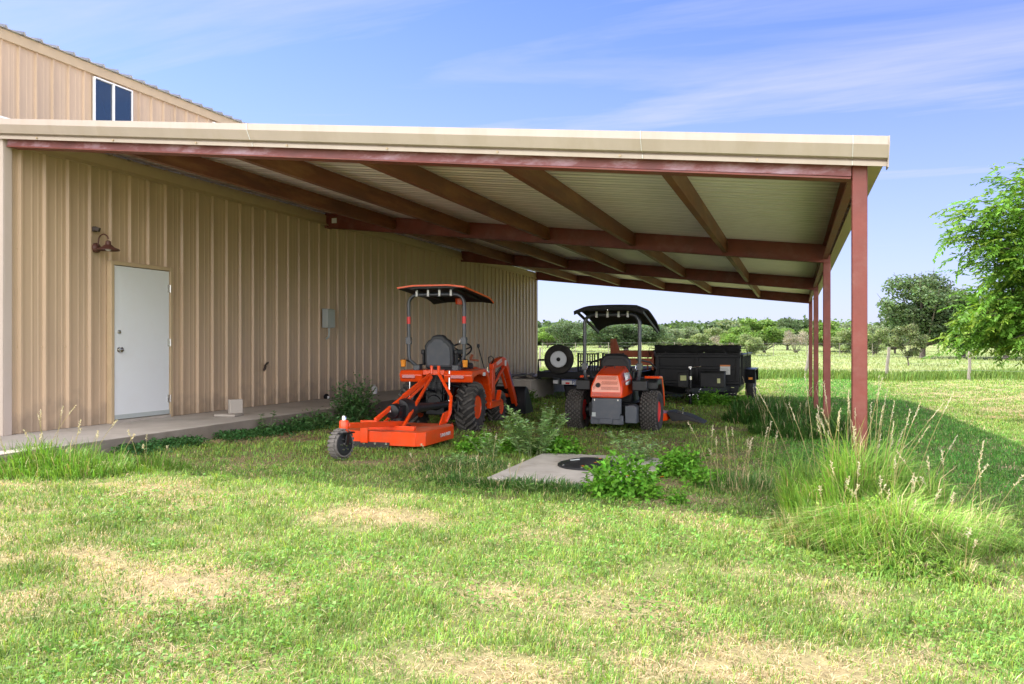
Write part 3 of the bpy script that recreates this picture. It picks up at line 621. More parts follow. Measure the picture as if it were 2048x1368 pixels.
mb = MB(); mb.bar((.2, .65, 1.0), (.33, .7, .98), .03, .03); mb.cbox((.22, .68, 1.04), (.04, .02, .08), (0, .5, 0)); mb.build('hand_lever', M['rust'], tr, bevel=.008)
# loader
for s in (-1, 1):
    x0, x1 = (.40, .46) if s > 0 else (-.46, -.40)
    ld_ = thing_parent = None
    mb = MB(); mb.prism([(.98, .30), (1.02, .86), (1.16, .90), (1.16, .46), (1.26, .30)], x0+s*.004, x1-s*.004) ; lt = mb.build('loader_tower', M['orange'], tr, bevel=.006)
    boom = [(1.0, .84), (1.0, .93), (1.30, 1.005), (1.55, 1.03), (1.72, 1.0), (1.86, .90), (2.30, .42), (2.48, .20), (2.40, .16), (2.22, .34), (1.78, .82), (1.68, .87), (1.5, .89), (1.3, .87)]
    mb = MB(); mb.prism(boom, x0-s*.0, x1+s*.02 if s > 0 else x1); bo = mb.build('loader_boom', M['orange'], tr, bevel=.008)
    mb = MB(); mb.bar(((x0+x1)/2, 1.12, .60), ((x0+x1)/2, 1.72, .86), .05, .05); mb.build('brace', M['orange'], lt, bevel=.005)
    mb = MB(); mb.tube([((x0+x1)/2, 1.1, .5), ((x0+x1)/2, 1.38, .66)], .024, 10); mb.mat(1).tube([((x0+x1)/2, 1.38, .66), ((x0+x1)/2, 1.62, .80)], .012, 8); mb.build('lift_cylinder', [M['black'], M['chrome']], bo)
    mb = MB(); mb.tube([((x0+x1)/2-s*.05, 1.72, .80), ((x0+x1)/2-s*.05, 2.05, .50)], .026, 10); mb.mat(1).tube([((x0+x1)/2-s*.05, 2.05, .5), ((x0+x1)/2-s*.05, 2.38, .30)], .012, 8); mb.build('tilt_cylinder', [M['orange'], M['chrome']], bo)
    mb = MB(); mb.tube([(x1-.01, 1.15, .66), (x1+.0, 1.3, .78), (x1-.01, 1.5, .84)], .01, 6); mb.tube([(x1-.02, 1.14, .72), (x1-.01, 1.35, .82), (x1-.02, 1.6, .88)], .008, 6); mb.build('hydraulic_hose', M['plastic'], bo)
    if s > 0:
        xr = .482
        text('KUBOTA', .075, M['decal'], bo, face_right(xr, 1.30, .945) @ Matrix.Rotation(R(10), 4, 'Z'), xs=1.0, bold=.002)
        mb = MB(); mb.box(xr-.001, xr+.001, 1.62, 1.72, .88, .97); mb.build('sticker', M['decal'], bo)
        mb = MB(); mb.bar((xr, 1.92, .80), (xr, 2.16, .53), .002, .04); mb.build('sticker', M['blue'], bo)
mb = MB(); mb.tube([(-.42, 2.3, .36), (.42, 2.3, .36)], .035, 12); mb.build('loader_cross_tube', M['orange'], tr)
mb = MB(); mb.prism([(2.45, .03), (2.45, .42), (2.50, .50), (2.56, .50), (2.53, .42), (2.52, .12), (2.6, .06), (3.05, .04), (3.05, .02)], -.61, .61)
for s in (-1, 1): mb.prism([(2.48, .04), (2.50, .50), (2.62, .48), (3.02, .08), (3.0, .03)], s*.61-.006, s*.61+.006)
bk = mb.build('bucket', M['black'], tr, bevel=.006)
for s in (-1, 1):
    mb = MB(); mb.bar((s*.43, 2.36, .18), (s*.43, 2.52, .42), .05, .06); mb.tube([(s*.5, 2.42, .24), (s*.36, 2.42, .24)], .02); mb.build('bucket_link', M['black'], bk, bevel=.004)
# front edge of hoses and grille guard
mb = MB(); mb.tube([(-.25, 1.82, .3), (-.25, 1.88, .75), (.25, 1.88, .75), (.25, 1.82, .3)], .02); mb.tube([(-.25, 1.87, .55), (.25, 1.87, .55)], .014); mb.build('grille_guard', M['black'], tr)
# ------------------------------------------------------------------ rotary cutter behind the tractor
rx, ry = -4.36, 7.85
rc_ = thing('rotary_cutter', 'orange rotary cutter with a grey tail wheel hitched behind the compact tractor', 'rotary cutter', (rx, ry, g(rx, ry)+.015), R(2))
plan = [(-.50, .02), (-.36, 0), (.44, 0), (.52, .08), (.54, .86), (.42, 1.12), (-.42, 1.12), (-.54, .86), (-.54, .10)]
mb = MB(); mb.prism(plan, .165, .178, axis='z'); dk = mb.build('deck', M['orange_dusty'], rc_, bevel=.003)
mb = MB(); n = len(plan)
for i in range(n):
    a, b_ = plan[i], plan[(i+1) % n]
    if a[1] > 1 and b_[1] > 1: continue
    va, vb = Vector((a[0], a[1], 0)), Vector((b_[0], b_[1], 0)); nn = Vector((vb.y-va.y, -(vb.x-va.x), 0)).normalized()*.006
    zb = .035
    mb.add([va+nn+Vector((0, 0, zb)), vb+nn+Vector((0, 0, zb)), vb+nn+Vector((0, 0, .188)), va+nn+Vector((0, 0, .188)), va-nn+Vector((0, 0, zb)), vb-nn+Vector((0, 0, zb)), vb-nn+Vector((0, 0, .188)), va-nn+Vector((0, 0, .188))], [(0, 1, 2, 3), (7, 6, 5, 4), (3, 2, 6, 7), (0, 4, 5, 1), (0, 3, 7, 4), (1, 5, 6, 2)])
sk = mb.build('side_skirt', M['orange'], rc_, bevel=.002)
mb = MB(); mb.box(-.49, .13, -.018, -.008, -.02, .07); fl = mb.build('rubber_flap', M['rubber'], rc_)
for k in range(5):
    mb = MB(); mb.lathe([(-.026, .014), (-.018, .016)], 12, 'y', (-.45+k*.136, 0, .055)); mb.build('bolt', M['steel'], fl)
text('LAND PRIDE', .055, M['decal'], sk, face_right(.5505, .60, .11) @ Matrix.Rotation(R(0), 4, 'Z'), bold=.001)
mb = MB(); mb.bar((0, -.74, .325), (.03, .50, .235), .09, .055); mb.bar((-.28, .30, .2), (.30, .30, .2), .06, .05); bm_ = mb.build('tail_beam', M['orange'], rc_, bevel=.006)
mb = MB(); mb.box(-.22, -.13, -.03, -.016, .06, .31); mb.box(-.2, -.02, -.03, .02, .27, .31); mb.build('tail_beam_plate', M['orange'], bm_, bevel=.003)
mb = MB(); mb.lathe([(.25, .045), (.26, .05), (.37, .05), (.385, .04)], 16, 'z', (0, -.78, 0)); mb.mat(1).lathe([(.385, .026), (.41, .026), (.43, .018)], 12, 'z', (0, -.78, 0)); mb.build('caster_tube', [M['orange'], M['chrome']], rc_)
cf = MB(); Mx = Matrix.Translation((0, -.84, .15)) @ Matrix.Rotation(R(-12), 4, 'Z')
cf.box(-.09, .09, -.08, .11, .105, .12, Mx)
for s in (-1, 1):
    a = Mx @ Vector((s*.075, .02, .11)); b_ = Mx @ Vector((s*.075, 0, -.01)); cf.bar(a, b_, .012, .06)
cf.build('caster_fork', M['black'], rc_, bevel=.003)
o = tyre(.15, .10, .085, 'rib', 22, m='treadgrey').build('tail_wheel', M['treadgrey'], rc_, loc=(0, -.84, .150)); o.rotation_euler = (0, 0, R(-12))
mb = MB(); mb.lathe([(-.052, .115), (-.055, .09), (.055, .09), (.052, .115)], 28); mb.build('rim', M['plastic'], o)
mb = MB()
for k in range(6): a = k*math.pi/3; MB().lathe([(.05, .008), (.066, .008)], 8, 'x', (0, .06*math.cos(a), .06*math.sin(a))).build('wheel_bolt', M['steel'], o)
mb.lathe([(.05, .022), (.075, .02)], 12, 'x'); mb.build('axle_cap', M['steel'], o)
# A-frame
AP = (.0, 1.62, .80)
mb = MB(); 
mb.bar((-.05, .0+.0, .31), (-.03, 1.50, .76), .03, .05); mb.build('rear_brace', M['orange'], rc_, bevel=.004)
mb = MB(); mb.bar((.14, .30, .2), (.0, 1.46, .74), .03, .035); mb.build('rear_brace', M['orange'], rc_, bevel=.004)
mb = MB(); mb.bar((-.35, .75, .18), (-.03, 1.5, .72), .02, .03); mb.build('rear_brace', M['orange'], rc_, bevel=.003)
for s in (-1, 1):
    mb = MB(); x = .05*s
    mb.tube([(x, 1.58, .88), (x, 1.58, .78), (s*.33, 1.32, .50), (s*.36, 1.20, .30), (s*.34, 1.12, .20)], .022, 8); mb.build('a_frame_leg', M['orange'], rc_)
    mb = MB(); mb.prism([(.93, .18), (1.06, .31), (1.2, .33), (1.26, .25), (1.16, .18)], s*.33-.01, s*.33+.01); mb.lathe([(s*.34-.03, .016), (s*.34+.03, .016)], 10, 'x', (0, 1.16, .26)); mb.build('hitch_lug', M['orange'], rc_, bevel=.004)
mb = MB(); mb.lathe([(.19, .15), (.205, .15), (.21, .09), (.30, .085), (.32, .1)], 24, 'z', (-.02, .52, 0)); mb.box(-.1, .06, .40, .62, .30, .44); mb.lathe([(.34, .03), (.36, .085), (.46, .09), (.50, .07)], 20, 'y', (-.02, 0, .38)); gb = mb.build('gearbox', M['black'], rc_, bevel=.012)
mb = MB(); mb.lathe([(.50, .12), (.64, .135), (.78, .115), (.84, .07), (1.5, .045), (2.1, .04)], 24, 'y', (0, 0, 0), M=Matrix.Translation((-.02, .06, .395)) @ Matrix.Rotation(R(-1.5), 4, 'X')); mb.build('driveshaft_shield', M['plastic'], gb)
mb = MB(); mb.cbox((-.04, .338, .385), (.03, .004, .022)); mb.build('sticker', M['decal'], gb)
# ------------------------------------------------------------------ zero-turn mower
zx, zy = -2.53, 11.65
zt_ = thing('zero_turn_mower', 'orange ride-on mower seen from behind with black canopy and wide turf tyres', 'ride-on mower', (zx, zy, g(zx, zy)-.008), R(-.5))
for s in (-1, 1):
    wheel(zt_, s*.555, 0, .295, .27, .155, s, 'reflect', 'turf', 30, dish=.05)
    wheel(zt_, s*.36, 1.35, .16, .14, .07, s, 'plastic', 'rib', 20, dish=.02)
mb = MB(); mb.box(-.36, .36, -.12, .35, .2, .42); mb.box(-.25, .25, -.3, -.1, .16, .4); mb.lathe([(-.42, .09), (.42, .09)], 16, 'x', (0, 0, .295)); mb.box(-.36, .36, .35, 1.3, .30, .38); mb.bar((-.4, 1.3, .36), (.4, 1.3, .36), .07, .07); mb.build('chassis', M['black'], zt_, bevel=.012)
# engine hood
hb, ht = .235, .17
vs = [(-hb, -.52, .42), (hb, -.52, .42), (hb*.97, -.50, .58), (ht, -.42, .75), (-ht, -.42, .75), (-hb*.97, -.50, .58),
      (-.26, .10, .44), (.26, .10, .44), (.25, .10, .70), (.17, .06, .865), (-.17, .06, .865), (-.25, .10, .70)]
mb = MB(); mb.add(vs, [(0, 1, 2, 5), (5, 2, 3, 4), (6, 11, 8, 7), (11, 10, 9, 8), (0, 6, 7, 1), (1, 7, 8, 2), (2, 8, 9, 3), (3, 9, 10, 4), (4, 10, 11, 5), (5, 11, 6, 0)])
hd = mb.build('hood', M['orange'], zt_, bevel=.022, sm=30); hd.location = (0, 0, .09)
# grille panel lies on the sloping rear face
def rear_y(z): return -.52+.02*(z-.42)/.16 if z < .58 else -.50+.08*(z-.58)/.17
def rear_w(z): return hb-(hb*.03)*(z-.42)/.16 if z < .58 else hb*.97-(hb*.97-ht)*(z-.58)/.17
mb = MB(); gp = [(z, rear_w(z)-.025) for z in (.505, .58, .66, .72, .735)]
vs = []; 
for z, hw in gp: vs += [(-hw, rear_y(z)-.008, z), (hw, rear_y(z)-.008, z), (-hw, rear_y(z)+.005, z), (hw, rear_y(z)+.005, z)]
fs = []
for i in range(len(gp)-1): b0 = i*4; b1 = b0+4; fs += [(b0, b0+1, b1+1, b1), (b0, b1, b1+2, b0+2), (b0+1, b0+3, b1+3, b1+1), (b0+2, b1+2, b1+3, b0+3)]
fs += [(0, 2, 3, 1), (len(vs)-4, len(vs)-3, len(vs)-1, len(vs)-2)]
mb.add(vs, fs); gr = mb.build('grille', M['orange_pale'], hd)
mb = MB()
def vent(z0, z1, xa, xb, off):
    z = z0; r = 0
    while z < z1:
        x = xa+(.008 if r % 2 else 0)
        while x < xb:
            mb.cbox((x, rear_y(z)-off, z), (.010, .003, .006), (0, R(35) if r % 2 else R(-35), 0)); x += .0155
        z += .0115; r += 1
wd = lambda z: rear_w(z)-.045
vent(.685, .72, -wd(.71), wd(.71), .0095); vent(.615, .655, -.07, wd(.64), .0095); vent(.54, .585, -.07, wd(.56), .0095); vent(.615, .655, -wd(.64), -.175, .0095); vent(.54, .585, -wd(.56), -.175, .0095); vent(.44, .49, -.2, .2, .002)
tag(mb.build('vent_slots', M['dorange'], hd), kind='stuff')
mb = MB(); mb.lathe([(-.545, .028), (-.51, .034), (-.49, .034)], 20, 'y', (-.12, 0, .60)); mb.build('exhaust_outlet', M['black'], hd)
mb = MB(); mb.add([(.249, -.38, .66), (.253, -.1, .69), (.245, -.1, .78), (.205, -.28, .77)], [(0, 1, 2, 3)]); mb.add([(.2505, -.38, .60), (.2545, -.08, .60), (.2535, -.08, .665), (.2500, -.38, .64)], [(0, 1, 2, 3)]); mb.v = [(v[0]+.006, v[1], v[2]) for v in mb.v]; mb.build('sticker', M['decal'], hd, solid=.001)
mb = MB(); mb.tube([(-.07, -.25, .84), (-.06, -.26, .87), (.06, -.26, .87), (.07, -.25, .84)], .01); mb.build('hood_handle', M['plastic'], hd)
mb = MB(); mb.box(-.20, .20, -.50, -.47, .20, .505); mb.box(-.215, .215, -.495, -.465, .28, .50); mb.box(-.235, .24, -.49, -.44, .13, .26); mb.box(-.10, .09, -.53, -.48, .14, .22); rp = mb.build('rear_plate', M['grey'], zt_, bevel=.008)
mb = MB(); mb.box(-.21, -.155, -.503, -.50, .24, .30); mb.v = [(v[0], v[1]-.002, v[2]) for v in mb.v]; mb.build('sticker', M['box'], rp)
for x in (-.17, .17):
    mb = MB(); mb.lathe([(-.512, .012), (-.50, .013)], 10, 'y', (x, 0, .48)); mb.build('bolt', M['steel'], rp)
mb = MB(); mb.prism([(.25, .15), (.42, .15), (.42, .38), (.36, .41), (.25, .39)], -.42, -.15, axis='y'); mb.build('side_guard', M['grey'], zt_, bevel=.01)
rz_ = rops(zt_, .41, .70, 1.71, -.12, .95, .027, .03, .1)
for s in (-1, 1):
    a, b_ = (.29, .66) if s > 0 else (-.52, -.29)
    outp = [(-.12, .62), (-.12, .72), (-.04, .77), (.25, .78), (.38, .70), (.46, .46), (.50, .34)]; inn = [(.46, .34), (.42, .46), (.33, .62), (.22, .68), (-.02, .68), (-.08, .62)]
    mb = MB(); mb.prism(outp+inn, a, b_); fe = mb.build('fender', M['plastic'], zt_, bevel=.015)
    mb = MB(); mb.prism([(.0, .775), (.02, .81), (.3, .80), (.47, .56), (.52, .34), (.49, .34), (.44, .50), (.28, .76)], a+.16 if s > 0 else a-.01, b_+.01 if s > 0 else b_-.16); mb.build('fender_trim', M['orange'], fe, bevel=.008)
    mb = MB(); mb.box(s*.42-.11, s*.42+.11, -.22, .0, .60, .75); mb.build('roll_bar_base', M['plastic'], zt_, bevel=.015)
    mb = MB(); mb.tube([(s*.42, .62, .66), (s*.50, .60, .78), (s*.53, .55, .90), (s*.46, .45, 1.0), (s*.26, .34, 1.05)], .014, 8); mb.build('control_lever', M['plastic'], zt_)
seat(zt_, .10, .62, .46, .52, head=False, m='plastic')
mb = MB(); mb.box(-.25, .25, .10, .6, .40, .58); mb.build('seat_base', M['plastic'], zt_, bevel=.02)
mb = MB(); mb.box(-.3, .3, .6, 1.35, .385, .42); mb.build('foot_platform', M['plastic'], zt_, bevel=.01)
mb = MB(); mb.prism([(-.70, .45), (.56, .45), (.69, .66), (.68, 1.1), (.3, 1.3), (-.3, 1.3), (-.76, 1.1), (-.80, .6)], .10, .22, axis='z'); de = mb.build('mower_deck', M['orange'], zt_, bevel=.015)
mb = MB(); mb.prism([(.67, .24), (.76, .25), (1.02, .19), (1.24, .09), (1.24, .075), (1.0, .12), (.76, .10)], .62, 1.02, axis='y'); mb.build('discharge_chute', M['plastic'], de, bevel=.006)
mb = MB(); mb.tube([(.78, .68, .22), (.92, .68, .24)], .008); mb.tube([(.90, .75, .2), (.905, .75, .30)], .014); mb.build('chute_hinge', M['chrome'], de)
mb = MB(); mb.tube([(.62, .40, .55), (.62, .42, .33)], .03); mb.build('height_cylinder', M['grey'], zt_)
def zc2(u, v):
    z = 1.82+.045*math.sin(math.pi*min(v*2.2, 1)*.5)-.25*max(v-.22, 0)**1.15/.78**1.15
    z -= .025*abs(u)**2.2+.045*max(abs(u)-.7, 0)/.3
    if v > .8: z -= (abs(u)**3)*.06*(v-.8)/.2
    return z
c2 = canopy(zt_, .50, -.62, .80, zc2, M['fabric'], M['plastic'], .02, nx=20, ny=14); c2.location.x = .05
mb = MB()
vs = []
nn_ = 20
for i in range(nn_+1):
    u = -1+2*i/nn_; z = zc2(u, 0)
    vs += [(u*.50, -.622, z+.0), (u*.495, -.618, z-.055-.01*(1-u*u))]
mb.add(vs, [(2*i, 2*i+2, 2*i+3, 2*i+1) for i in range(nn_)]); mb.build('canopy_valance', M['fabric'], c2, solid=.008)
for s in (-1, 1):
    mb = MB(); mb.bar((s*.47, -.58, 1.75), (s*.47, .74, 1.47), .02, .04); mb.build('canopy_rail', M['plastic'], c2)
canopy_brackets(zt_, (-.22, -.055, .11, .245), -.19, 1.715)
mb = MB(); mb.lathe([(-.64, .006), (-.63, .008)], 8, 'y', (0, 0, 1.76)); mb.build('canopy_screw', M['steel'], c2)
# ------------------------------------------------------------------ dump trailer
dx, dy = -2.28, 20.1; dz = g(dx, 20.5)
dt = thing('dump_trailer', 'black dump trailer with rolled mesh tarp and front jack parked nose-out under the carport', 'dump trailer', (dx, dy, dz))
mb = MB(); H0, H1 = .46, 1.24; hw = 1.035; Lb = 4.3
mb.box(-hw, hw, 0, .04, H0, H1); mb.box(-hw, -hw+.04, .04, Lb, H0, H1-.05); mb.box(hw-.04, hw, .04, Lb, H0, H1-.05); mb.box(-hw, hw, .04, Lb, H0-.06, H0); mb.box(-hw, hw, Lb, Lb+.04, H0, H1-.05); bed = mb.build('dump_bed', M['black'], dt, bevel=.005)
for x in (-hw+.06, -.0, hw-.06):
    mb = MB(); mb.box(x-.045, x+.045, -.06, -.001, H0, H1-.02); mb.build('upright', M['black'], bed, bevel=.008)
for z, d in ((H1-.09, .08), (.86, .045), (H0+.04, .07)):
    mb = MB(); mb.box(-hw-.01, hw+.01, -d, -.002, z-.04, z+.04); mb.build('rail', M['black'], bed, bevel=.01)
for k in range(7):
    mb = MB(); y = .35+k*.62; mb.box(hw, hw+.05, y-.03, y+.03, H0, H1-.1); mb.build('side_stake', M['black'], bed, bevel=.005)
mb = MB(); mb.box(hw-.02, hw+.07, .0, Lb+.04, H1-.1, H1-.04); mb.build('side_rail', M['black'], bed, bevel=.006)
# tarp roll, lumpy
pts = [(-hw+2*hw*i/24, -.03+.012*math.sin(i*1.7), H1+.085+.008*math.sin(i*2.3)) for i in range(25)]
mb = MB(); mb.tube(pts, [.098+.014*math.sin(i*2.1+1)*math.cos(i*.9) for i in range(25)], 14); tp = mb.build('tarp_roll', M['fabric'], dt)
mb = MB(); mb.box(-hw-.03, hw+.03, -.1, -.09, H1+.02, H1+.06)
for s in (-1, 1):
    mb.box(s*(hw-.02)-.02, s*(hw-.02)+.02, -.10, .06, H1-.1, H1+.16); mb.tube([(s*hw, -.02, H1+.09), (s*(hw+.14), -.02, H1+.11), (s*(hw+.16), .0, H1+.02), (s*(hw+.15), .2, H1-.12)], .012, 6)
mb.build('tarp_bracket', M['black'], tp, bevel=.003)
mb = MB(); mb.box(-.95, .95, -.05, Lb, .33, .40)
for s in (-1, 1): mb.bar((s*.9, .1, .36), (s*.05, -1.42, .36), .07, .13)
mb.bar((-1.0, -.06, .36), (1.0, -.06, .36), .1, .14); mb.box(-.9, .9, .1, 3.9, .18, .33); fr = mb.build('frame', M['black'], dt, bevel=.006)
mb = MB(); mb.lathe([(-1.7, .05), (-1.55, .07), (-1.4, .06)], 12, 'y', (0, 0, .38)); mb.cbox((0, -1.5, .38), (.16, .3, .1)); mb.build('coupler', M['black'], fr, bevel=.01)
mb = MB(); mb.tube([(0, -1.35, .02), (0, -1.35, .85)], .034, 12); mb.box(-.09, .09, -1.44, -1.26, -.0, .02); mb.mat(1).lathe([(.62, .040), (.70, .040)], 12, 'z', (0, -1.35, 0)); mb.tube([(0, -1.35, .86), (0, -1.35, .90), (.06, -1.36, .905), (.26, -1.38, .93)], .014, 8); mb.cbox((-.0, -1.35, .905), (.07, .06, .04)); jk = mb.build('jack', [M['black'], M['chrome']], dt)
mb = MB(); mb.box(.16, .72, -.72, -.36, .42, .76); mb.prism([(-.74, .76), (-.34, .76), (-.40, .80), (-.68, .80)], .15, .73); tb = mb.build('tool_box', M['plastic'], dt, bevel=.012)
mb = MB(); mb.box(.55, .62, -.724, -.721, .52, .63); mb.build('sticker', M['decalg'], tb)
mb = MB(); mb.box(-.34, -.10, -.95, -.75, .42, .76); bt = mb.build('battery_box', M['plastic'], dt, bevel=.01)
mb = MB(); mb.box(-.28, -.14, -.954, -.951, .58, .70); mb.build('sticker', M['decalg'], bt)
mb = MB(); mb.box(.56, .80, -.0495, -.047, .70, .93); s_ = mb.build('warning_label', M['decal'], bed); 
mb = MB(); mb.box(.56, .80, -.053, -.050, .90, .935); mb.build('label_header', M['decalo'], s_)
mb = MB()
for k in range(6): mb.box(.575, .78-.02*(k % 3), -.053, -.050, .72+.025*k, .728+.025*k)
mb.build('label_print', M['box'], s_)
mb = MB(); mb.box(.33, .48, -.1125, -.1105, .33, .38); mb.build('sticker', M['decal'], fr)
mb = MB(); mb.box(.62, .90, -.1125, -.1105, .385, .40); mb.build('sticker', M['decalg'], fr)
def chain(pts, name, par):
    mb = MB()
    for i in range(len(pts)-1):
        a, b_ = Vector(pts[i]), Vector(pts[i+1]); n = max(int((b_-a).length/.035), 1)
        for k in range(n):
            c = a.lerp(b_, (k+.5)/n); d = (b_-a).normalized()*.024; u = Vector((0, .014, 0)) if k % 2 else d.cross(Vector((0, 1, 0))).normalized()*.014
            mb.tube([c-d, c-d*.4+u, c+d*.4+u, c+d, c+d*.4-u, c-d*.4-u, c-d], .005, 5)
    mb.build(name, M['chrome'], par)
chain([(-.15, -1.2, .10), (-.14, -1.25, .30), (-.02, -1.40, .25), (.12, -1.30, .27), (.22, -1.2, .42)], 'safety_chain', fr)
chain([(.16, -1.2, .06), (.16, -1.2, .3)], 'safety_chain', fr)
for s in (-1, 1):
    mb = MB(); xa, xb = (hw+.0, hw+.30) if s > 0 else (-hw-.30, -hw)
    mb.prism([(.95, .45), (1.15, .80), (2.85, .80), (3.05, .45), (3.0, .45), (2.81, .77), (1.19, .77), (1.0, .45)], xa, xb); mb.prism([(1.0, .46), (1.17, .775), (2.83, .775), (3.0, .46)], xa-.0, xa+.006) ; fe = mb.build('fender', M['black'], dt, bevel=.004)
    mb = MB(); mb.cbox(((xa+xb)/2+s*.04, .98, .57), (.10, .03, .06)); mb.build('side_marker', M['amber'], fe, bevel=.006)
    for y in (1.55, 2.42):
        wheel(dt, s*(hw+.15), y, .36, .21, .20, s, 'wheelw', None, dish=.03)
for x in (.82, .90):
    mb = MB(); mb.lathe([(-.03, .012), (-.018, .014)], 8, 'y', (x, 0, .24)); mb.build('bolt', M['steel'], fr)
mb = MB(); mb.box(.5, .95, -.018, .1, .18, .33); mb.build('hinge_plate', M['black'], fr)
# ------------------------------------------------------------------ flat trailer with ramps and spare wheel
ux, uy = -4.85, 19.0; uz = g(ux, uy)
ut = thing('flatbed_trailer', 'black flatbed trailer with ladder ramps and an upright spare wheel behind the mower', 'trailer', (ux, uy, uz))
mb = MB(); mb.box(-1.2, 1.2, .1, 5.2, .62, .70)
for x in (-1.17, 1.17): mb.box(x-.04, x+.04, .0, 5.2, .52, .70)
mb.bar((-1.22, .0, .64), (1.22, .0, .64), .1, .16); fr = mb.build('frame', M['black'], ut, bevel=.006)
mb = MB()
for k in range(8): mb.box(-1.12, 1.12, .15+k*.62, .75+k*.62, .702, .735)
mb.build('deck_boards', M['wood'], ut, bevel=.004)
mb = MB(); mb.box(-.62, 1.1, -.12, -.06, .40, .56); bu = mb.build('bumper', M['black'], ut, bevel=.01)
mb = MB(); mb.box(-.56, -.0, -.126, -.122, .40, .53); bn = mb.build('sign_strip', M['decal'], bu)
mb = MB(); mb.box(-.56, .0, -.130, -.127, .50, .53); mb.build('strip_band', M['blue'], bn)
mb = MB(); mb.box(-.46, -.36, -.130, -.127, .41, .455); mb.mat(0).box(-.02, .06, -.130, -.127, .41, .49); mb.build('red_patch', M['reflect'], bn)
text('PJ', .13, M['blue'], bn, face_rear(-.25, -.129, .455) @ Matrix.Shear('XY', 4, (.25, 0)) if False else face_rear(-.25, -.129, .455), bold=.003)
mb = MB(); mb.cbox((-.42, -.12, .505), (.10, .01, .05)); mb.build('plate_holder', M['box'], bu)
mb = MB(); mb.tube([(-1.2, 0, .72), (-1.2, 0, 1.0), (-.62, 0, 1.0)], .03, 4); mb.build('stake_frame', M['black'], ut)
mb = MB(); mb.cbox((-.72, -.1, .46), (.12, .04, .08)); mb.build('tail_lamp', M['decal'], ut)
sp = tyre(.37, .22, .205, None).build('spare_tyre', [M['rubber'], M['rubber']], ut, loc=(-.63, -.12, 1.02)); sp.rotation_euler = (0, 0, R(-84))
rm = rim(.205, .22, 1, .03, hub=.055).build('rim', M['wheelw'], sp)
mb = MB(); mb.lathe([(.05, .055), (.09, .05), (.10, .03)], 20); mb.build('hub_cap', M['black'], sp)
for k in range(8): a = k*math.pi/4; MB().lathe([(.053, .018), (.057, .018)], 8, 'x', (0, .145*math.cos(a), .145*math.sin(a))).build('rim_hole', M['black'], sp)
for x0 in (-.20, .42):
    mb = MB()
    mb.box(x0, x0+.04, .0, .06, .70, 1.18); mb.box(x0+.50, x0+.54, .0, .06, .70, 1.18)
    for z in (.72, .95, 1.14): mb.box(x0+.04, x0+.50, .01, .05, z, z+.03)
    for k in range(7): mb.box(x0+.07+k*.058, x0+.10+k*.058, .015, .045, .75, 1.14)
    mb.build('ramp', M['black'], ut, bevel=.004)
mb = MB(); mb.box(-.1, .5, -.03, -.02, .62, .72); mb.build('sticker', M['box'], ut)
for s in (-1, 1):
    for y in (2.2, 3.05): wheel(ut, s*.98, y, .36, .21, .2, s, 'wheelw', None, dish=.03)
mb = MB(); mb.box(-.5, .95, -.05, .3, .10, .38); mb.build('under_shade_block', M['black'], ut, bevel=.02)  # black block standing in for the shade and wheels below the bumper
# implement on the trailer
bx = thing('box_blade', 'rusty red-brown box blade implement loaded on the flatbed trailer behind the spare wheel', 'implement', (-4.1, 20.4, uz+.735))
mb = MB(); mb.box(-.42, -.34, -.05, .03, .0, .80); mb.build('mast', M['rust'], bx, bevel=.005)
mb = MB(); mb.prism([(-.34, .33), (-.34, .80), (-.28, .80), (-.12, .33)], -.03, .0, axis='y'); mb.build('gusset', M['rust'], bx)
mb = MB(); mb.box(-.34, .72, -.04, .1, .32, .50); mb.build('crossbeam', M['rust'], bx, bevel=.006)
mb = MB(); mb.box(-.65, .74, -.3, -.26, .12, .30); mb.box(-.65, -.6, -.28, .5, 0, .30); mb.box(.70, .75, -.31, .5, 0, .5); mb.build('blade_box', M['rust'], bx, bevel=.005)
mb = MB()
for x in (-.3, .0, .3, .55): mb.bar((x, 0, .32), (x, -.05, .0), .03, .06)
mb.build('ripper_teeth', M['rust'], bx)
# ------------------------------------------------------------------ leaf and blade generators
rs = np.random.RandomState(11)
def unit(v): return v/np.maximum(np.linalg.norm(v, axis=1, keepdims=True), 1e-6)
def leaves(pos, d, nrm, ln, wd, col, curl=.15):
    """folded diamond leaves; all arrays (n,..)"""
    d = unit(d); s = unit(np.cross(d, nrm)); u = np.cross(s, d); n = len(pos)
    ln = np.broadcast_to(np.asarray(ln, float), (n,))[:, None]; wd = np.broadcast_to(np.asarray(wd, float), (n,))[:, None]
    a = pos; b_ = pos+d*ln*.45+s*wd*.5+u*wd*curl; c = pos+d*ln-u*ln*.12; e = pos+d*ln*.45-s*wd*.5+u*wd*curl
    V = np.stack([a, b_, c, e], 1).reshape(-1, 3); Q = np.arange(n*4).reshape(n, 4)
    return V, Q, np.repeat(col, 4, 0)
def blades(pos, h, wd, lean, az, col, tip=None):
    n = len(pos); h = h[:, None]; wd = wd[:, None]
    ld = np.stack([np.cos(az), np.sin(az), np.zeros(n)], 1); sd = np.stack([-np.sin(az+.6), np.cos(az+.6), np.zeros(n)], 1); lean = lean[:, None]
    up = np.array([[0, 0, 1.]])
    m = pos+up*h*.62*np.sqrt(np.clip(1-lean**2*.5, .1, 1))+ld*h*lean*.38; t = pos+up*h*np.clip(1-lean*.7, .1, 1)+ld*h*lean*.98
    V = np.stack([pos-sd*wd*.5, pos+sd*wd*.5, m+sd*wd*.36, m-sd*wd*.36, t], 1).reshape(-1, 3)
    k = np.arange(n)*5; Q = np.stack([k, k+1, k+2, k+3], 1); T = np.stack([k+3, k+2, k+4], 1)
    return V, Q, T, np.repeat(col, 5, 0)
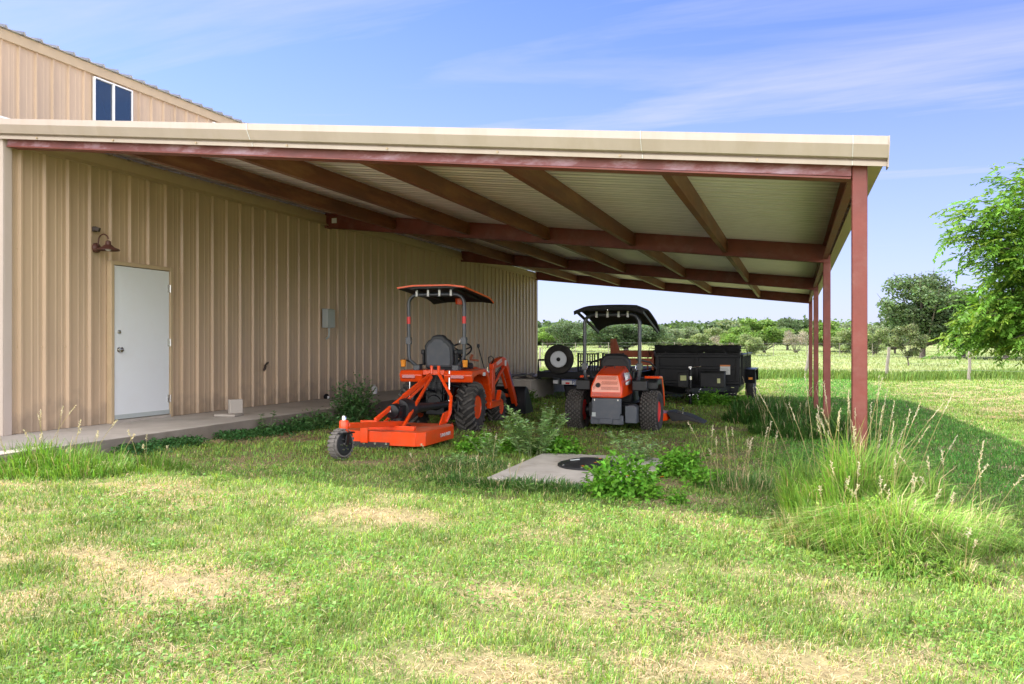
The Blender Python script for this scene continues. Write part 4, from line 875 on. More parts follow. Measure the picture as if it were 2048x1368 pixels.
class Acc:
    def __init__(s): s.V = []; s.Q = []; s.T = []; s.C = []; s.n = 0
    def add(s, V, Q=None, T=None, C=None):
        s.V.append(V); s.C.append(C)
        if Q is not None: s.Q.append(Q+s.n)
        if T is not None: s.T.append(T+s.n)
        s.n += len(V)
    def build(s, name, m, parent=None, **k):
        Q = np.concatenate(s.Q) if s.Q else None; T = np.concatenate(s.T) if s.T else None
        return raw_mesh(name, np.concatenate(s.V), Q, T, m, np.concatenate(s.C), parent)
def cvar(base, n, v=.2, hue=.1):
    c = np.array(base)[None]*(1+v*rs.randn(n, 1)); c = c*(1+hue*rs.randn(n, 3)*np.array([1, .4, .6])); return np.clip(c, .004, .9)
# ------------------------------------------------------------------ lawn
NB = 680000
u = rs.rand(NB); Z0, Z1 = 1.9, 36.0; Zs = (Z0**.4+u*(Z1**.4-Z0**.4))**2.5
ms = rs.uniform(-.74, .74, NB)
x = ms*CT*Zs-ST*Zs; y = ms*ST*Zs+CT*Zs
cl = fbm(x, y, 6.0, 2); dr = dry_at(x, y); un = under_at(x, y)
keep = (x > -6.62)
keep &= ~((x > -2.47) & (x < -1.2) & (y > 6.42) & (y < 8.02))
keep &= rs.rand(NB) < (1-.42*dr)*(1-.3*un*dr)*np.clip(.45+cl*1.1, 0, 1)
x, y, Zs, dr, un, cl = [a[keep] for a in (x, y, Zs, dr, un, cl)]; n = len(x)
z = gz(x, y)-.004
isdry = rs.rand(n) < np.clip(dr*.85+.10, .16, .88)
gr_ = cvar((.215, .35, .08), n, .25, .14); st_ = cvar((.56, .45, .27), n, .22, .06)
tone = fbm(x+9, y-4, .8, 3)[:, None]; gr_ = gr_*(.72+.5*tone)*(.55+.95*fbm(x*1, y*1, 9, 2)[:, None])*np.where(rs.rand(n, 1) < .18, np.array([[1.35, 1.15, .9]]), 1)
lush = (smooth(-.8, .2, x)*smooth(6.0, 8, y)*smooth(3.4, 2.4, x))[:, None]; gr_ = gr_*(1-lush*np.array([[.45, .12, .25]]))
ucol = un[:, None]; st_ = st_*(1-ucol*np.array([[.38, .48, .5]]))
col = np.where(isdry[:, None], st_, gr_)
h = (.014+.06*np.clip(cl-.2, 0, 1)+.022*rs.rand(n)+.03*(rs.rand(n) < .06))*(1-.35*dr)*(1+Zs/40)*np.where(isdry, .75, 1)
wd = .0022*(1+Zs/4.2)*(0.8+.5*rs.rand(n)); wd = np.minimum(wd, .022)
V, Q, T, C = blades(np.stack([x, y, z], 1), h, wd, np.where(isdry, .75, .40)+.5*rs.rand(n)-.1, rs.rand(n)*6.283, col)
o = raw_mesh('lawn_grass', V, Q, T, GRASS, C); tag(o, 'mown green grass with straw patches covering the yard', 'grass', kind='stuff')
# loose dry clippings
n = 42000; u = rs.rand(n); Zs = (1.9**.6+u*(16**.6-1.9**.6))**(1/.6); ms = rs.uniform(-.74, .74, n); x = ms*CT*Zs-ST*Zs; y = ms*ST*Zs+CT*Zs
k = (x > -6.6) & (rs.rand(n) < .12+dry_at(x, y)) & ~((x > -2.5) & (x < -1.2) & (y > 6.4) & (y < 8.05)); x, y, Zs = x[k], y[k], Zs[k]; n = len(x)
a = rs.rand(n)*6.283; pos = np.stack([x, y, gz(x, y)+.012+.012*rs.rand(n)], 1); d = np.stack([np.cos(a), np.sin(a), .25*rs.randn(n)], 1)
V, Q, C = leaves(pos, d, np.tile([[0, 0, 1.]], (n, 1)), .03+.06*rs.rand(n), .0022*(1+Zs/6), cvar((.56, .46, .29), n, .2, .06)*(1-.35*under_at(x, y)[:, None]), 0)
o = raw_mesh('straw', V, Q, None, GRASS, C); tag(o, 'dry straw clippings scattered over the lawn', 'straw', kind='stuff')
# broad-leaved clover and lawn weeds in patches
n = 60000; u = rs.rand(n); Zs = (1.9**.5+u*(14**.5-1.9**.5))**2; ms = rs.uniform(-.74, .74, n); x = ms*CT*Zs-ST*Zs; y = ms*ST*Zs+CT*Zs
k = (x > -6.6) & (fbm(x+70, y+20, 1.7, 3) > .56) & (rs.rand(n) < 1-.7*dry_at(x, y)) & ~((x > -2.5) & (x < -1.2) & (y > 6.4) & (y < 8.05)); x, y, Zs = x[k], y[k], Zs[k]; n = len(x)
pos = np.stack([x, y, gz(x, y)+.008+.03*rs.rand(n)], 1)
V, Q, C = leaves(pos, rs.randn(n, 3)*[1, 1, .35], rs.randn(n, 3)*.35+[0, 0, 1], .012+.016*rs.rand(n)+.0008*Zs, .009+.008*rs.rand(n)+.0006*Zs, cvar((.17, .33, .06), n, .25, .12))
o = raw_mesh('lawn_weeds', V, Q, None, LEAF, C); tag(o, 'small broad-leaved weeds in patches through the lawn', 'weeds', kind='stuff')
# tall rough grass along the fence and in the paddock
def band(n, fx, hgt, base, wdt, name, label, lean=.5):
    x, y = fx(n); pos = np.stack([x, y, gz(x, y)-.02], 1); n = len(x)
    V, Q, T, C = blades(pos, hgt*(.5+rs.rand(n)), np.full(n, wdt)*(.7+.6*rs.rand(n)), lean*(.3+rs.rand(n)), rs.rand(n)*6.283, cvar(base, n, .22, .12))
    if name is None: return V, Q, T, C
    o = raw_mesh(name, V, Q, T, GRASS, C); tag(o, label, 'grass', kind='stuff')
def fp(px, Z): m = (px-1024)/F; return m*CT*Z-ST*Z, m*ST*Z+CT*Z
def fz1(n):
    px = rs.uniform(1040, 2300, n); Z = 36.5+rs.randn(n)*1.0+.8*np.sin(px/60); x, y = fp(px, Z); k = rs.rand(n) < .35+.9*fbm(x, y, .5, 2)*.9; return x[k], y[k]
band(26000, fz1, .42, (.15, .24, .05), .03, 'rough_grass', 'taller rough green grass growing along the wire fence')
def fz2(n):
    px = rs.uniform(1000, 2350, n); Z = np.exp(rs.uniform(np.log(38), np.log(170), n)); x, y = fp(px, Z); k = rs.rand(n) < .25+fbm(x, y, .12, 3); return x[k], y[k]
acc = Acc(); x, y = fz2(60000); n = len(x); Zd = np.hypot(x, y); t_ = .7*fbm(x, y, .09, 3)[:, None]
c_ = cvar((.22, .31, .10), n, .12, .08)*(1-t_)+cvar((.52, .50, .29), n, .12, .06)*t_
V, Q, T, C = blades(np.stack([x, y, gz(x, y)-.02], 1), .15*(.5+rs.rand(n)), .02+Zd*.0011, .4*(.3+rs.rand(n)), rs.rand(n)*6.283, c_)
o = raw_mesh('paddock_grass', V, Q, T, GRASS, C); tag(o, 'pale tall paddock grass beyond the wire fence', 'grass', kind='stuff')
# ------------------------------------------------------------------ grass tufts and weeds
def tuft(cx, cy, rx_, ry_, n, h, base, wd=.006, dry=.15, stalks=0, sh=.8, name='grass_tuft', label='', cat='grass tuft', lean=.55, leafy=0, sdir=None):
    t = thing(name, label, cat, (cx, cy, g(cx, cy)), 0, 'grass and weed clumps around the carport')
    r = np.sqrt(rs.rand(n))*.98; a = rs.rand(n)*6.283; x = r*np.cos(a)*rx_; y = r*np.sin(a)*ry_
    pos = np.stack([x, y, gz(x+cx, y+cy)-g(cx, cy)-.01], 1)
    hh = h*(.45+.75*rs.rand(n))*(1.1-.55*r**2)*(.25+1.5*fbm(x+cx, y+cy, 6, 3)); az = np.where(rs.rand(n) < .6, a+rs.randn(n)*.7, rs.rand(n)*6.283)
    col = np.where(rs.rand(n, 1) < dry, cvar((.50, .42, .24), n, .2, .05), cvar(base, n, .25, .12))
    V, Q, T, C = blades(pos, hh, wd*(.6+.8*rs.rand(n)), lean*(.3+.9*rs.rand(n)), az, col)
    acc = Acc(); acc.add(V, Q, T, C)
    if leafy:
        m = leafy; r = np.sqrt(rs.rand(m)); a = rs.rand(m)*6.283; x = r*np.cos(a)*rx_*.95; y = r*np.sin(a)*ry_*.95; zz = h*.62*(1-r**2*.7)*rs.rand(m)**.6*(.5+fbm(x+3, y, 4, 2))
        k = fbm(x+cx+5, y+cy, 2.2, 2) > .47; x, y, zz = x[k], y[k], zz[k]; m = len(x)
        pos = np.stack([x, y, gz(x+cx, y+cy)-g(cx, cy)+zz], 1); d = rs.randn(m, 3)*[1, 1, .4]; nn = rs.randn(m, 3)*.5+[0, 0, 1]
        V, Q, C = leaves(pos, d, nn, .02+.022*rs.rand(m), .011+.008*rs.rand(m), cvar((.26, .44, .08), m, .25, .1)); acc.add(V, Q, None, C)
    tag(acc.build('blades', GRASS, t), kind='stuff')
    if stalks:
        acc = Acc()
        for k in range(stalks):
            r = math.sqrt(rs.rand())*.8; a = rs.rand()*6.283; x0, y0 = r*math.cos(a)*rx_, r*math.sin(a)*ry_
            L_ = sh*(.55+.55*rs.rand()); az = a+rs.randn()*.5; le = .08+.34*rs.rand()**1.5
            if sdir is not None and rs.rand() < .3: az = sdir+rs.randn()*.4
            seg = 7; P_ = []
            for q in range(seg+1):
                s_ = q/seg; P_.append((x0+math.cos(az)*le*L_*s_**1.6, y0+math.sin(az)*le*L_*s_**1.6, L_*s_*(1-.25*le*s_)))
            P_ = np.array(P_); P_[:, 2] += g(x0+cx, y0+cy)-g(cx, cy)
            w0 = .0018; sd = np.array([CT, ST, 0])*w0; sd2 = np.array([-ST, CT, 0])*w0
            for S in (sd, sd2):
                V = np.concatenate([P_-S, P_+S]); Q = np.array([(i, i+1, seg+2+i, seg+1+i) for i in range(seg)]); acc.add(V, Q, None, np.tile([[.42, .36, .19]], (len(V), 1))*(.8+.4*rs.rand()))
            # seed head: many tiny spikelets
            m = 26; tt = rs.rand(m); hd = P_[-1]+(P_[-1]-P_[-2])*np.linspace(-.4, 1.0, m)[:, None]*.9
            V, Q, C = leaves(hd, (P_[-1]-P_[-2])[None]*1.5+rs.randn(m, 3)*.05, rs.randn(m, 3), .018, .006, cvar((.62, .56, .40), m, .15, .05)); acc.add(V, Q, None, C)
        tag(acc.build('seed_stalks', GRASS, t), kind='stuff')
    return t
tuft(.40, 5.75, .48, .5, 9000, .58, (.22, .38, .07), .008, .10, 34, .85, label='big clump of tall grass with pale seed heads around the front red post', lean=.5, leafy=5000)
tuft(.50, 5.1, .46, .5, 8600, .36, (.25, .42, .08), .006, .18, 12, .5, label='leafy green weeds and grass mound in the sun before the front post', cat='weed clump', name='weed_clump', lean=.75, leafy=13000)
tuft(.15, 5.1, .30, .3, 2600, .27, (.22, .34, .09), .006, .3, 4, .4, label='low pale-leaved weed patch left of the sunlit mound', cat='weed clump', name='weed_clump', lean=.8, leafy=7000)
tuft(.95, 5.45, .26, .3, 1500, .30, (.22, .37, .07), .006, .2, 7, .6, label='loose sunlit grass clump right of the front post clump', lean=.9)
tuft(.62, 4.62, .40, .18, 1500, .16, (.22, .37, .07), .006, .3, 2, .3, label='low ragged grass fringe in front of the sunlit weed mound', lean=.9, leafy=1500)
tuft(-6.25, 5.35, .75, .5, 3600, .30, (.15, .29, .04), .007, .06, 14, .55, label='bright green grass clump at the sunlit near corner of the apron', lean=.7, sdir=R(60))
tuft(-5.55, 5.75, .4, .3, 1300, .16, (.15, .28, .04), .006, .06, 4, .4, label='short green grass clump just off the apron corner', lean=.7)
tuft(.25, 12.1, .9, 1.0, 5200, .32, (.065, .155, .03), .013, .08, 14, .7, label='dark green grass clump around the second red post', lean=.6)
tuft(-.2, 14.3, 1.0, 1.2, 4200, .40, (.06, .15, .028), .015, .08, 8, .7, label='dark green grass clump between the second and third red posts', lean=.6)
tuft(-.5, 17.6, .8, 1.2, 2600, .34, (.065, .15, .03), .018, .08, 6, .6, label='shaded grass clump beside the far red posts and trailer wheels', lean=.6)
tuft(-.45, 6.9, .38, .4, 900, .22, (.10, .2, .05), .006, .25, 14, .5, label='thin grass with pale seed heads right of the concrete pad', lean=.6)
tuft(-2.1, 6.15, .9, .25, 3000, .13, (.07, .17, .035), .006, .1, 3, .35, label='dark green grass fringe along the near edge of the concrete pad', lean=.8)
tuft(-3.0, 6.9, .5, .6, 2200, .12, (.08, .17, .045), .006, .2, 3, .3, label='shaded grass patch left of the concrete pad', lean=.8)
tuft(8.6, 18.4, .9, .8, 2600, .45, (.12, .22, .04), .02, .1, 6, .7, label='green shrubby weed clump at the right beside the lawn edge', lean=.6, name='weed_clump', cat='weed clump', leafy=1500)
def plant(cx, cy, rad, h, stems, base, leaf_len, leaf_w, name='weed', label='', cat='weed', z0=None, flowers=0, spread=.5, per=26, fcol=(.45, .38, .62), stemc=(.2, .26, .12), leafd=.5, bushy=0):
    t = thing(name, label, cat, (cx, cy, g(cx, cy) if z0 is None else z0), 0, 'weeds and low shrubs in the carport shade'); acc = Acc(); st = MB(); tips = []
    for k in range(stems):
        a = rs.rand()*6.283; r = rad*.35*math.sqrt(rs.rand()); b0 = np.array([r*math.cos(a), r*math.sin(a), 0]); L_ = h*(.55+.5*rs.rand()); out = rad*(.2+.8*rs.rand())*spread*2
        az = a+rs.randn()*.4; pts = [b0+np.array([math.cos(az)*out*s_**1.3, math.sin(az)*out*s_**1.3, L_*s_*(1-.12*s_)]) for s_ in np.linspace(0, 1, 6)]
        st.tube([tuple(p) for p in pts], [.004, .0036, .003, .0026, .002, .001], 5); pts = np.array(pts)
        m = per; s_ = .12+.88*rs.rand(m)**.8; i0 = np.minimum((s_*5).astype(int), 4); f = s_*5-i0; pos = pts[i0]*(1-f[:, None])+pts[i0+1]*f[:, None]
        la = rs.rand(m)*6.283; d = np.stack([np.cos(la), np.sin(la), .35+.5*rs.randn(m)*leafd], 1); nn = np.tile([[0, 0, 1.]], (m, 1))+rs.randn(m, 3)*.35
        V, Q, C = leaves(pos, d, nn, leaf_len*(.6+.6*rs.rand(m))*(1.15-.5*s_), leaf_w*(.7+.5*rs.rand(m)), cvar(base, m, .2, .1)); acc.add(V, Q, None, C); tips.append(pts[-1])
    if bushy:
        m = bushy; v = unit(rs.randn(m, 3)); v[:, 2] = np.abs(v[:, 2]); rr_ = (rs.rand(m)**.4)[:, None]*(.75+.5*rs.rand(m, 1)); pos = v*rr_*np.array([[rad, rad, h*.92]]); pos = pos*(.8+.5*fbm(pos[:, 0]*1+cx, pos[:, 1]+pos[:, 2]+cy, 7, 2)[:, None])
        V, Q, C = leaves(pos, v*[1, 1, .3]+rs.randn(m, 3)*.5, v*.6+np.array([[0, 0, 1.]])+rs.randn(m, 3)*.35, leaf_len*(.6+.6*rs.rand(m)), leaf_w*(.7+.5*rs.rand(m)), cvar(base, m, .22, .1)); acc.add(V, Q, None, C)
    acc.build('foliage', LEAF, t); sm_ = mat_stem; st.build('stem', sm_, t)
    if flowers:
        fa = Acc()
        for k in range(flowers):
            p = tips[k % len(tips)]+rs.randn(3)*.012; m = 6; V, Q, C = leaves(np.tile(p[None], (m, 1)), np.stack([np.cos(np.arange(m)), np.sin(np.arange(m)), np.full(m, .3)], 1), np.tile([[0, 0, 1.]], (m, 1)), .018, .010, cvar(fcol, m, .08, .04)); fa.add(V, Q, None, C)
        tag(fa.build('flowers', LEAF, t), kind='stuff')
    return t
mat_stem = mat('stem', (.17, .22, .09), .7)
zb = zp+.03
silver = (.30, .47, .19); lant = (.16, .38, .04); dark = (.12, .26, .09)
plant(-2.62, 8.0, .36, .60, 36, silver, .085, .020, label='tall silvery weed with pale purple flowers behind the left of the pad', flowers=26, per=56)
plant(-2.95, 7.6, .22, .34, 9, silver, .08, .018, label='small silvery weed at the left of the tall flowering one', flowers=4, per=24)
plant(-3.0, 6.95, .20, .14, 9, silver, .07, .016, label='low silvery weed in the grass left of the pad', per=18)
plant(-1.5, 7.85, .35, .38, 22, silver, .075, .017, label='silvery flowering weed leaning over the far side of the pad', flowers=10, per=26)
plant(-3.25, 8.05, .26, .20, 8, lant, .05, .034, name='leafy_weed', label='bright green leafy weed nearest the orange cutter', bushy=800)
plant(-2.85, 8.25, .25, .17, 8, lant, .05, .034, name='leafy_weed', label='low bright green leafy weed between the cutter and the tall silvery weed', bushy=700)
plant(-2.35, 8.15, .22, .24, 8, lant, .05, .036, name='leafy_weed', label='bright green leafy weed under the tall silvery weed', bushy=900)
plant(-1.28, 6.15, .29, .30, 12, lant, .05, .036, name='leafy_shrub', cat='shrub', label='bright green leafy shrub with tiny orange flowers before the pad', bushy=1700, flowers=10, fcol=(.75, .25, .03))
plant(-.98, 7.35, .22, .27, 8, lant, .045, .032, name='leafy_shrub', cat='shrub', label='green leafy shrub at the right edge of the pad', bushy=1300)
plant(-.72, 6.9, .17, .16, 6, lant, .04, .028, name='leafy_weed', label='low leafy weed right of the pad shrub', bushy=450)
plant(-.82, 5.95, .09, .12, 5, lant, .03, .02, name='leafy_weed', label='tiny round green weed right of the near shrub', bushy=260)
plant(-1.95, 5.95, .12, .12, 4, (.14, .25, .06), .08, .015, label='small spiky weed in the shade before the pad', per=12)
plant(-6.42, 10.75, .36, .68, 16, dark, .075, .03, name='leafy_weed', label='dark green weed with tiny white flowers against the apron edge', flowers=6, fcol=(.7, .7, .7), per=60, bushy=1100)
plant(-6.52, 8.75, .15, .32, 4, dark, .085, .022, name='leafy_weed', label='small single dark weed against the apron edge', per=22)
for k, (a, b_, c, d, e) in enumerate(((-6.5, 9.9, .3, .22, 'middle'), (-6.45, 9.4, .28, .16, 'near'))):
    plant(a, b_, c, d, 8, dark, .05, .03, name='leafy_weed', label='low dark leafy weed at the foot of the apron, %s of two' % ('farther' if k == 0 else 'nearer'), bushy=650)
plant(-1.9, 19.0, .45, .34, 10, lant, .08, .05, name='leafy_weed', label='green leafy weed growing under the dump trailer nose', bushy=900)
plant(-1.25, 19.3, .35, .24, 8, lant, .08, .05, name='leafy_weed', label='low green leafy weed left of the dump trailer wheels', bushy=600)
plant(-5.75, 16.9, .3, .3, 6, (.1, .22, .03), .07, .05, name='leafy_weed', label='green weed tuft between the loader and the flatbed trailer', bushy=600)
# ground cover along the apron
n = 9000; y = rs.uniform(6.3, 10.6, n); x = -6.62+np.abs(rs.randn(n))*.14*(1+1.2*fbm(y*0, y, 1.3, 2)); k = fbm(x, y, 2.5, 2) > .40; x, y = x[k], y[k]; n = len(x)
pos = np.stack([x, y, gz(x, y)+.09*rs.rand(n)], 1)
V, Q, C = leaves(pos, rs.randn(n, 3)*[1, 1, .4], rs.randn(n, 3)*.4+[0, 0, 1], .03+.02*rs.rand(n), .016+.01*rs.rand(n), cvar((.06, .17, .05), n, .22, .1))
o = raw_mesh('ground_cover', V, Q, None, LEAF, C); tag(o, 'dark green creeping ground cover along the foot of the apron', 'ground cover', kind='stuff')
# ------------------------------------------------------------------ trees
def crown_blobs(n, rx_, rz_, cz, seed, flat=.5):
    r = np.random.RandomState(seed); v = unit(r.randn(n, 3)); v[:, 2] = v[:, 2]*.8+.1
    return v*np.array([[rx_, rx_, rz_]])*(.45+.5*r.rand(n, 1))+np.array([[0, 0, cz]]), r
def tree_proto(h, w, trunk_h, nb, nl, lsz, base, seed, trunk_r=.16, name='oak_tree', multi=1, lowskirt=0, v=.22, elong=1.0):
    cb_ = trunk_h*.45; rz_ = (h-cb_)/2*1.05; cz = cb_+rz_; B, r = crown_blobs(nb, w/2, rz_, cz, seed)
    acc = Acc(); br = (.16+.13*r.rand(nb))*w*.62
    dist = r.choice(nb, nl, p=(br**2)/(br**2).sum()); d = unit(r.randn(nl, 3)); d[:, 2] = np.where(r.rand(nl) < .35, np.abs(d[:, 2]), d[:, 2])
    rad = br[dist]*(r.rand(nl)**.33)*(.8+.35*r.rand(nl)); pos = B[dist]+d*rad[:, None]*[1, 1, .88]
    pos[:, 2] = np.maximum(pos[:, 2], trunk_h*.35+.15*r.rand(nl))
    cl = np.array(base)[None]*(1+.18*r.randn(nb, 1))[dist]*(1+v*r.randn(nl, 1))*(1+.08*r.randn(nl, 3)); cl = np.clip(cl, .01, .6)
    V, Q, C = leaves(pos, r.randn(nl, 3)*[1, 1, .5], d+r.randn(nl, 3)*.6, lsz*(.7+.6*r.rand(nl))*elong, lsz*(.6+.4*r.rand(nl)), cl); acc.add(V, Q, None, C)
    c = acc.build('crown', LEAF); mb = MB()
    for t in range(multi):
        ox = (r.rand()-.5)*w*.12*(multi > 1); tt = Vector(((r.rand()-.5)*.3, (r.rand()-.5)*.3, trunk_h))
        mb.tube([(ox, 0, -.3), (ox*1.1, 0, trunk_h*.3), (ox+tt.x*.5, tt.y*.5, trunk_h*.7), (ox+tt.x, tt.y, trunk_h)], [trunk_r*1.25, trunk_r, trunk_r*.85, trunk_r*.75], 8)
        for k in range(t, nb, multi):
            e = Vector(B[k]); s = Vector((ox+tt.x*.8, tt.y*.8, trunk_h*.85)); mid = s.lerp(e, .5)+Vector((0, 0, -.08*w*r.rand())); mb.tube([s, mid, e, e+(e-mid)*.5], [trunk_r*.5, trunk_r*.3, trunk_r*.13, trunk_r*.04], 6)
    tk = mb.build('trunk', M['bark']); return c.data, tk.data, c, tk
def put(proto, x, y, sc_, rz, name, label, group=None, cat='tree', sz=None):
    t = thing(name, label, cat, (x, y, g(x, y)), rz, group); t.scale = (sc_, sc_, sz or sc_)
    for nm, me in (('crown', proto[0]), ('trunk', proto[1])):
        o = link(bpy.data.objects.new(nm, me)); o.parent = t
    return t
protos = {}
def mkproto(key, *a, **k):
    p = tree_proto(*a, **k); bpy.data.objects.remove(p[2]); bpy.data.objects.remove(p[3]); protos[key] = (p[0], p[1])
oakc = (.11, .17, .075); greyc = (.19, .25, .14); palec = (.26, .33, .15); brt = (.16, .27, .06); dead = (.34, .31, .26)
mkproto('oak', 7, 8, 1.3, 38, 20000, .24, oakc, 1, trunk_r=.24)
mkproto('oak2', 6.5, 8.5, 1.2, 38, 18000, .24, (.1, .155, .075), 2, trunk_r=.26)
mkproto('grey', 5, 7, .9, 24, 9000, .24, greyc, 3, trunk_r=.16)
mkproto('pale', 4, 5.2, .25, 22, 8000, .2, palec, 4, trunk_r=.08, multi=3)
mkproto('bright', 5, 5.5, .5, 22, 9000, .22, brt, 5, trunk_r=.12, multi=2)
mkproto('dead', 3.6, 4.5, .2, 22, 3600, .13, dead, 6, trunk_r=.07, multi=4)
mkproto('feather', 3.6, 3.0, .7, 20, 7000, .12, (.16, .2, .09), 7, trunk_r=.05, multi=2, elong=1.4)
def T(key, px, Z, top, name, label, wpx=None, rz=None):
    x, y = xy_at(px, Z); gz_ = g(x, y); H = dict(oak=7, oak2=6.5, grey=5, pale=4, bright=5, dead=3.6, feather=3.6)[key]; Wd = dict(oak=8, oak2=8.5, grey=7, pale=5.2, bright=5.5, dead=4.5, feather=3.0)[key]
    hz = (CZ+(HY-top)/F*Z-gz_); sz = hz/H*.96; s = (wpx/F*Z)/Wd*1.12 if wpx else sz*1.3
    t = thing(name, label, 'tree' if 'bush' not in name else 'bush', (x, y, gz_), rnd.uniform(0, 6.28) if rz is None else rz, 'trees and bushes in the paddock'); t.scale = (s, s, sz)
    for nm, me in (('crown', protos[key][0]), ('trunk', protos[key][1])):
        o = link(bpy.data.objects.new(nm, me)); o.parent = t
T('oak2', 1137, 105, 641, 'oak_tree', 'small grey-green oak standing above the spare wheel in the paddock', 88)
T('oak2', 1252, 88, 646, 'oak_tree', 'wide grey-green oak seen under the mower canopy', 165)
T('oak', 1200, 135, 644, 'oak_tree', 'dark oak behind the left mower roll bar', 90)
T('grey', 1318, 115, 648, 'oak_tree', 'grey-green oak just right of the mower canopy', 80)
T('grey', 1360, 140, 650, 'oak_tree', 'faded grey-green tree over the left end of the tarp roll', 70)
T('pale', 1392, 92, 668, 'thicket_bush', 'pale green bush above the middle of the tarp roll', 60)
T('pale', 1430, 100, 655, 'thicket_bush', 'pale grey-green bush above the right of the tarp roll', 80)
T('dead', 1452, 90, 665, 'dry_bush', 'grey leafless bush above the right end of the tarp roll', 60)
T('bright', 1475, 84, 650, 'leafy_tree', 'yellow-green tree just right of the dump trailer top', 70)
T('bright', 1530, 95, 634, 'leafy_tree', 'full round dark-bright green tree between trailer and far posts', 110)
T('oak', 1575, 110, 640, 'oak_tree', 'dark oak just left of the far red posts', 80)
T('dead', 1592, 88, 655, 'dry_bush', 'grey leafless bush left of the far red posts', 50)
T('pale', 1500, 75, 668, 'thicket_bush', 'low pale bush below the round green tree', 60)
T('bright', 1655, 100, 640, 'leafy_tree', 'green tree seen between the second and third red posts', 90)
T('pale', 1685, 80, 660, 'thicket_bush', 'light yellow-green bush left of the front red post', 66)
T('pale', 1750, 78, 655, 'thicket_bush', 'light green bush just right of the front red post', 60)
T('grey', 1712, 115, 640, 'oak_tree', 'grey-green tree behind the front red post', 90)
T('oak', 1845, 66, 556, 'oak_tree', 'tall dark oak whose rounded top stands highest right of the front post', 175)
T('oak2', 1925, 66, 585, 'oak_tree', 'wide dark oak half hidden by the bright tree', 170)
T('oak', 2012, 62, 590, 'oak_tree', 'dark oak with a thick trunk behind the bright tree at the right', 170)
T('oak2', 2120, 66, 590, 'oak_tree', 'dark oak at the right end of the row behind the bright tree', 180)
T('feather', 1815, 52, 642, 'young_tree', 'small feathery young tree standing alone beyond the fence', 62)
T('grey', 1790, 95, 640, 'oak_tree', 'grey-green tree behind the small feathery young tree', 90)
T('bright', 1095, 140, 650, 'leafy_tree', 'green tree just right of the wall end', 60)
# distant woodland, one mass of many crowns
acc = Acc(); rw = np.random.RandomState(21)
for k in range(330):
    px = 880+1540*(k/330)+rw.randn()*8; Z = rw.uniform(165, 235); x, y = fp(px, Z); H = (3.9+.7*float(smooth(1200, 1500, px))+rw.rand()**1.5*2.6)*Z/200; W_ = 2.8+2.4*rw.rand(); m = 420
    v = unit(rw.randn(m, 3)); v[:, 2] = np.abs(v[:, 2])*1.5-.75; rr_ = (.72+.35*rw.rand(m))[:, None]
    lobe = (1+.25*np.sin(v[:, 0]*5+k)*np.cos(v[:, 1]*4+2*k)+.15*np.sin(v[:, 2]*9+k))[:, None]
    pos = v*rr_*lobe*[[W_, W_, H*.58]]+[[x, y, g(x, y)+H*.44]]
    base = np.array([[.10, .165, .055], [.13, .215, .06], [.085, .14, .06], [.19, .24, .12]][rw.choice(4, p=(.35, .3, .25, .1))])*(1+.15*rw.randn())
    V, Q, C = leaves(pos, rw.randn(m, 3)*[1, 1, .5], v+rw.randn(m, 3)*.5, .75+.5*rw.rand(m), .55+.4*rw.rand(m), np.clip(base[None]*(1+.2*rw.randn(m, 1)), .02, .4)); acc.add(V, Q, None, C)
o = acc.build('distant_woodland', LEAF); tag(o, 'distant green woodland along the horizon', 'woodland', kind='stuff')
# ------------------------------------------------------------------ near bright tree at the right edge
bt = thing('leafy_elm_tree', 'bright green leafy tree reaching into the right edge with drooping branches', 'tree', (*xy_at(2230, 15.5), g(*xy_at(2230, 15.5))))
base_p = Vector(bt.location)
tips = [(1995, 362), (2040, 372), (1925, 405), (1900, 445), (1893, 482), (1925, 455), (1975, 430), (2010, 400), (1950, 500), (1975, 540), (1935, 545), (1962, 575), (2000, 590), (1925, 618), (1940, 645), (1915, 640), (1898, 682), (1925, 700), (1955, 672), (1985, 705), (2010, 690), (2035, 700), (2000, 640), (2030, 560), (2045, 480), (2040, 440), (1990, 480), (1960, 610), (1975, 650), (2010, 520), (2060, 620), (2060, 680), (2100, 400), (2120, 500), (2130, 600), (2100, 660), (2180, 450), (2150, 350), (2250, 380), (2250, 500), (2300, 560), (2250, 650), (2350, 450), (2350, 620), (2200, 300), (2080, 340), (2000, 610), (2020, 650), (2045, 660), (2020, 460)]
mb = MB(); mb.tube([(0, 0, -.2), (-.1, .05, 1.0), (-.2, .0, 2.0), (0, 0, 3.2), (.1, 0, 4.6)], [.2, .17, .14, .10, .04], 10)
acc = Acc(); rb = np.random.RandomState(5)
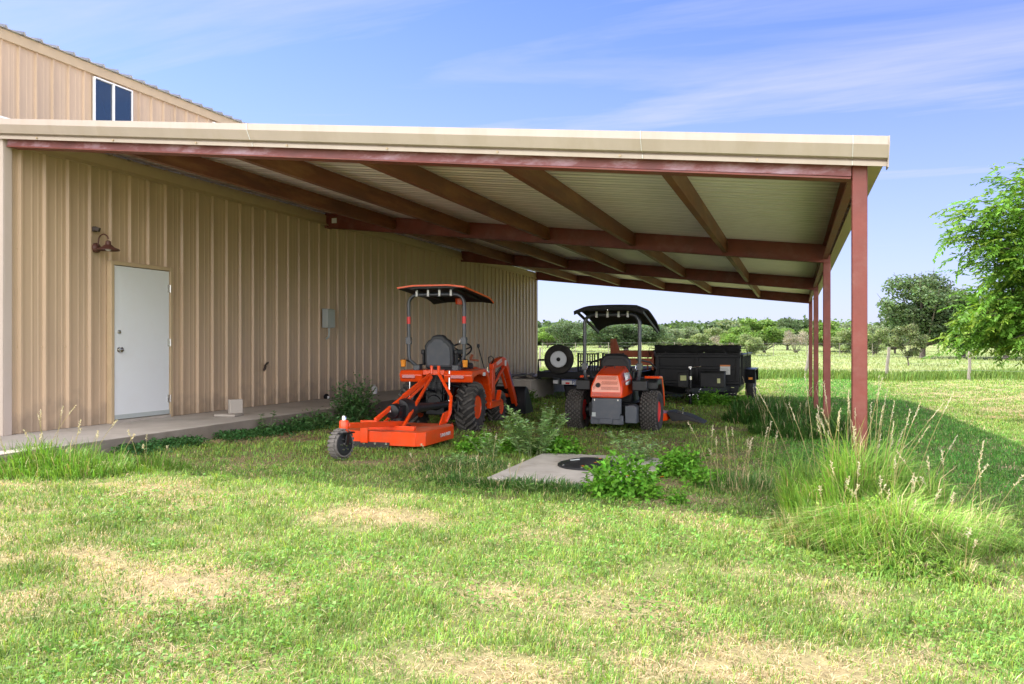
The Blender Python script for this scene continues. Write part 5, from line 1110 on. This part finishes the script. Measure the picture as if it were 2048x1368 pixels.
for i, (px, py) in enumerate(tips):
    px += 14; py = min(py, 686)-8
    Zt = 14.2+rb.rand()*1.8; e = P(px, py, Zt)-base_p; hz = min(max(e.z*.55+.5, .9), 3.6); s = Vector((-.12, .02, hz)); 
    mid = s.lerp(e, .55)+Vector((0, 0, .28)); mb.tube([s, s.lerp(mid, .5)+Vector((0, 0, .08)), mid, mid.lerp(e, .6)+Vector((0, 0, .05)), e], [.05, .04, .025, .012, .004], 6)
    ns = 58
    for k in range(ns):
        u_ = .42+.58*rb.rand()**.7; p = (mid.lerp(e, (u_-.5)*2) if u_ > .5 else s.lerp(mid, u_*2)); p = np.array(p)+rb.randn(3)*np.array([.15, .25, .13])
        ax = np.array(e-s); ax = ax/np.linalg.norm(ax)*.9+rb.randn(3)*.45; ax[2] -= .30; ax /= np.linalg.norm(ax); Ls = .22+.22*rb.rand(); m = 13
        tt = np.linspace(.05, 1, m); q = p[None]+ax[None]*Ls*tt[:, None]+np.array([[0, 0, -1]])*(tt[:, None]**2)*.07
        sd = np.cross(ax, [0, 0, 1]); sd = sd/np.linalg.norm(sd); sg = np.where(np.arange(m) % 2, 1, -1)[:, None]
        dd = ax[None]*.7+sd[None]*sg*.8+np.array([[0, 0, -.25]])+rb.randn(m, 3)*.15
        tone = 1+.25*rb.randn(); cc = np.array([.125, .27, .035] if rb.rand() < .75 else [.21, .33, .045])*tone
        V, Q, C = leaves(q, dd, np.tile([[0, 0, 1.]], (m, 1))+rb.randn(m, 3)*.3, .09+.035*rb.rand(m), .042+.012*rb.rand(m), np.clip(cc[None]*(1+.15*rb.randn(m, 1)), .01, .5)); acc.add(V, Q, None, C)
acc.build('crown', LEAF, bt); mb.build('trunk', M['bark'], bt)
# ------------------------------------------------------------------ fences
fnc = thing('wire_fence', 'rustic fence of crooked weathered posts and thin wires at the yard edge', 'fence', (*xy_at(1775, 36), 0))
fo = Vector(fnc.location); tops = []
for px, Z, tx_, H in ((1080, 47, .0, 1.25), (1225, 43, .02, 1.2), (1332, 41, -.01, 1.1), (1480, 39, .03, 1.2), (1610, 37, .22, 1.5), (1772, 36, .12, 1.45), (1938, 35, .03, 1.32), (2130, 34.5, -.05, 1.3), (2330, 34, 0, 1.3)):
    x, y = xy_at(px, Z); z = g(x, y); mb = MB(); r = .06+.015*rnd.random()
    pts = [(x-fo.x+tx_*t+.015*math.sin(t*9+px), y-fo.y, z-.2+(H+.2)*t) for t in np.linspace(0, 1, 7)]; mb.tube(pts, [r*(1.1-.25*t+.06*math.sin(t*20+px)) for t in np.linspace(0, 1, 7)], 9); mb.build('post', M['wood'], fnc); tops.append((x, y, z, tx_, H))
for hh in (.45, .75, 1.05):
    mb = MB()
    for a, b_ in zip(tops[:-1], tops[1:]):
        pa = Vector((a[0]+a[3]*hh/a[4]-fo.x, a[1]-fo.y-.06, a[2]+hh)); pb = Vector((b_[0]+b_[3]*hh/b_[4]-fo.x, b_[1]-fo.y-.06, b_[2]+hh)); mb.tube([pa, pa.lerp(pb, .5)-Vector((0, 0, .04)), pb], .005, 4)
    mb.build('wire', M['wire'], fnc)
f2 = thing('far_fence', 'far line of thin steel stakes and wires in the pale paddock', 'fence', (*xy_at(1700, 74), 0)); fo = Vector(f2.location); prev = []
for k in range(16):
    px = 1085+k*66; Z = 78-k*.5; x, y = xy_at(px, Z); z = g(x, y); mb = MB(); mb.box(x-fo.x-.025, x-fo.x+.025, y-fo.y-.025, y-fo.y+.025, z-.2, z+1.2); mb.build('stake', M['wood'], f2); prev.append((x-fo.x, y-fo.y, z))
for hh in (.5, .85, 1.15):
    mb = MB(); mb.tube([(a, b_, c+hh) for a, b_, c in prev], .008, 4); mb.build('wire', M['wire'], f2)
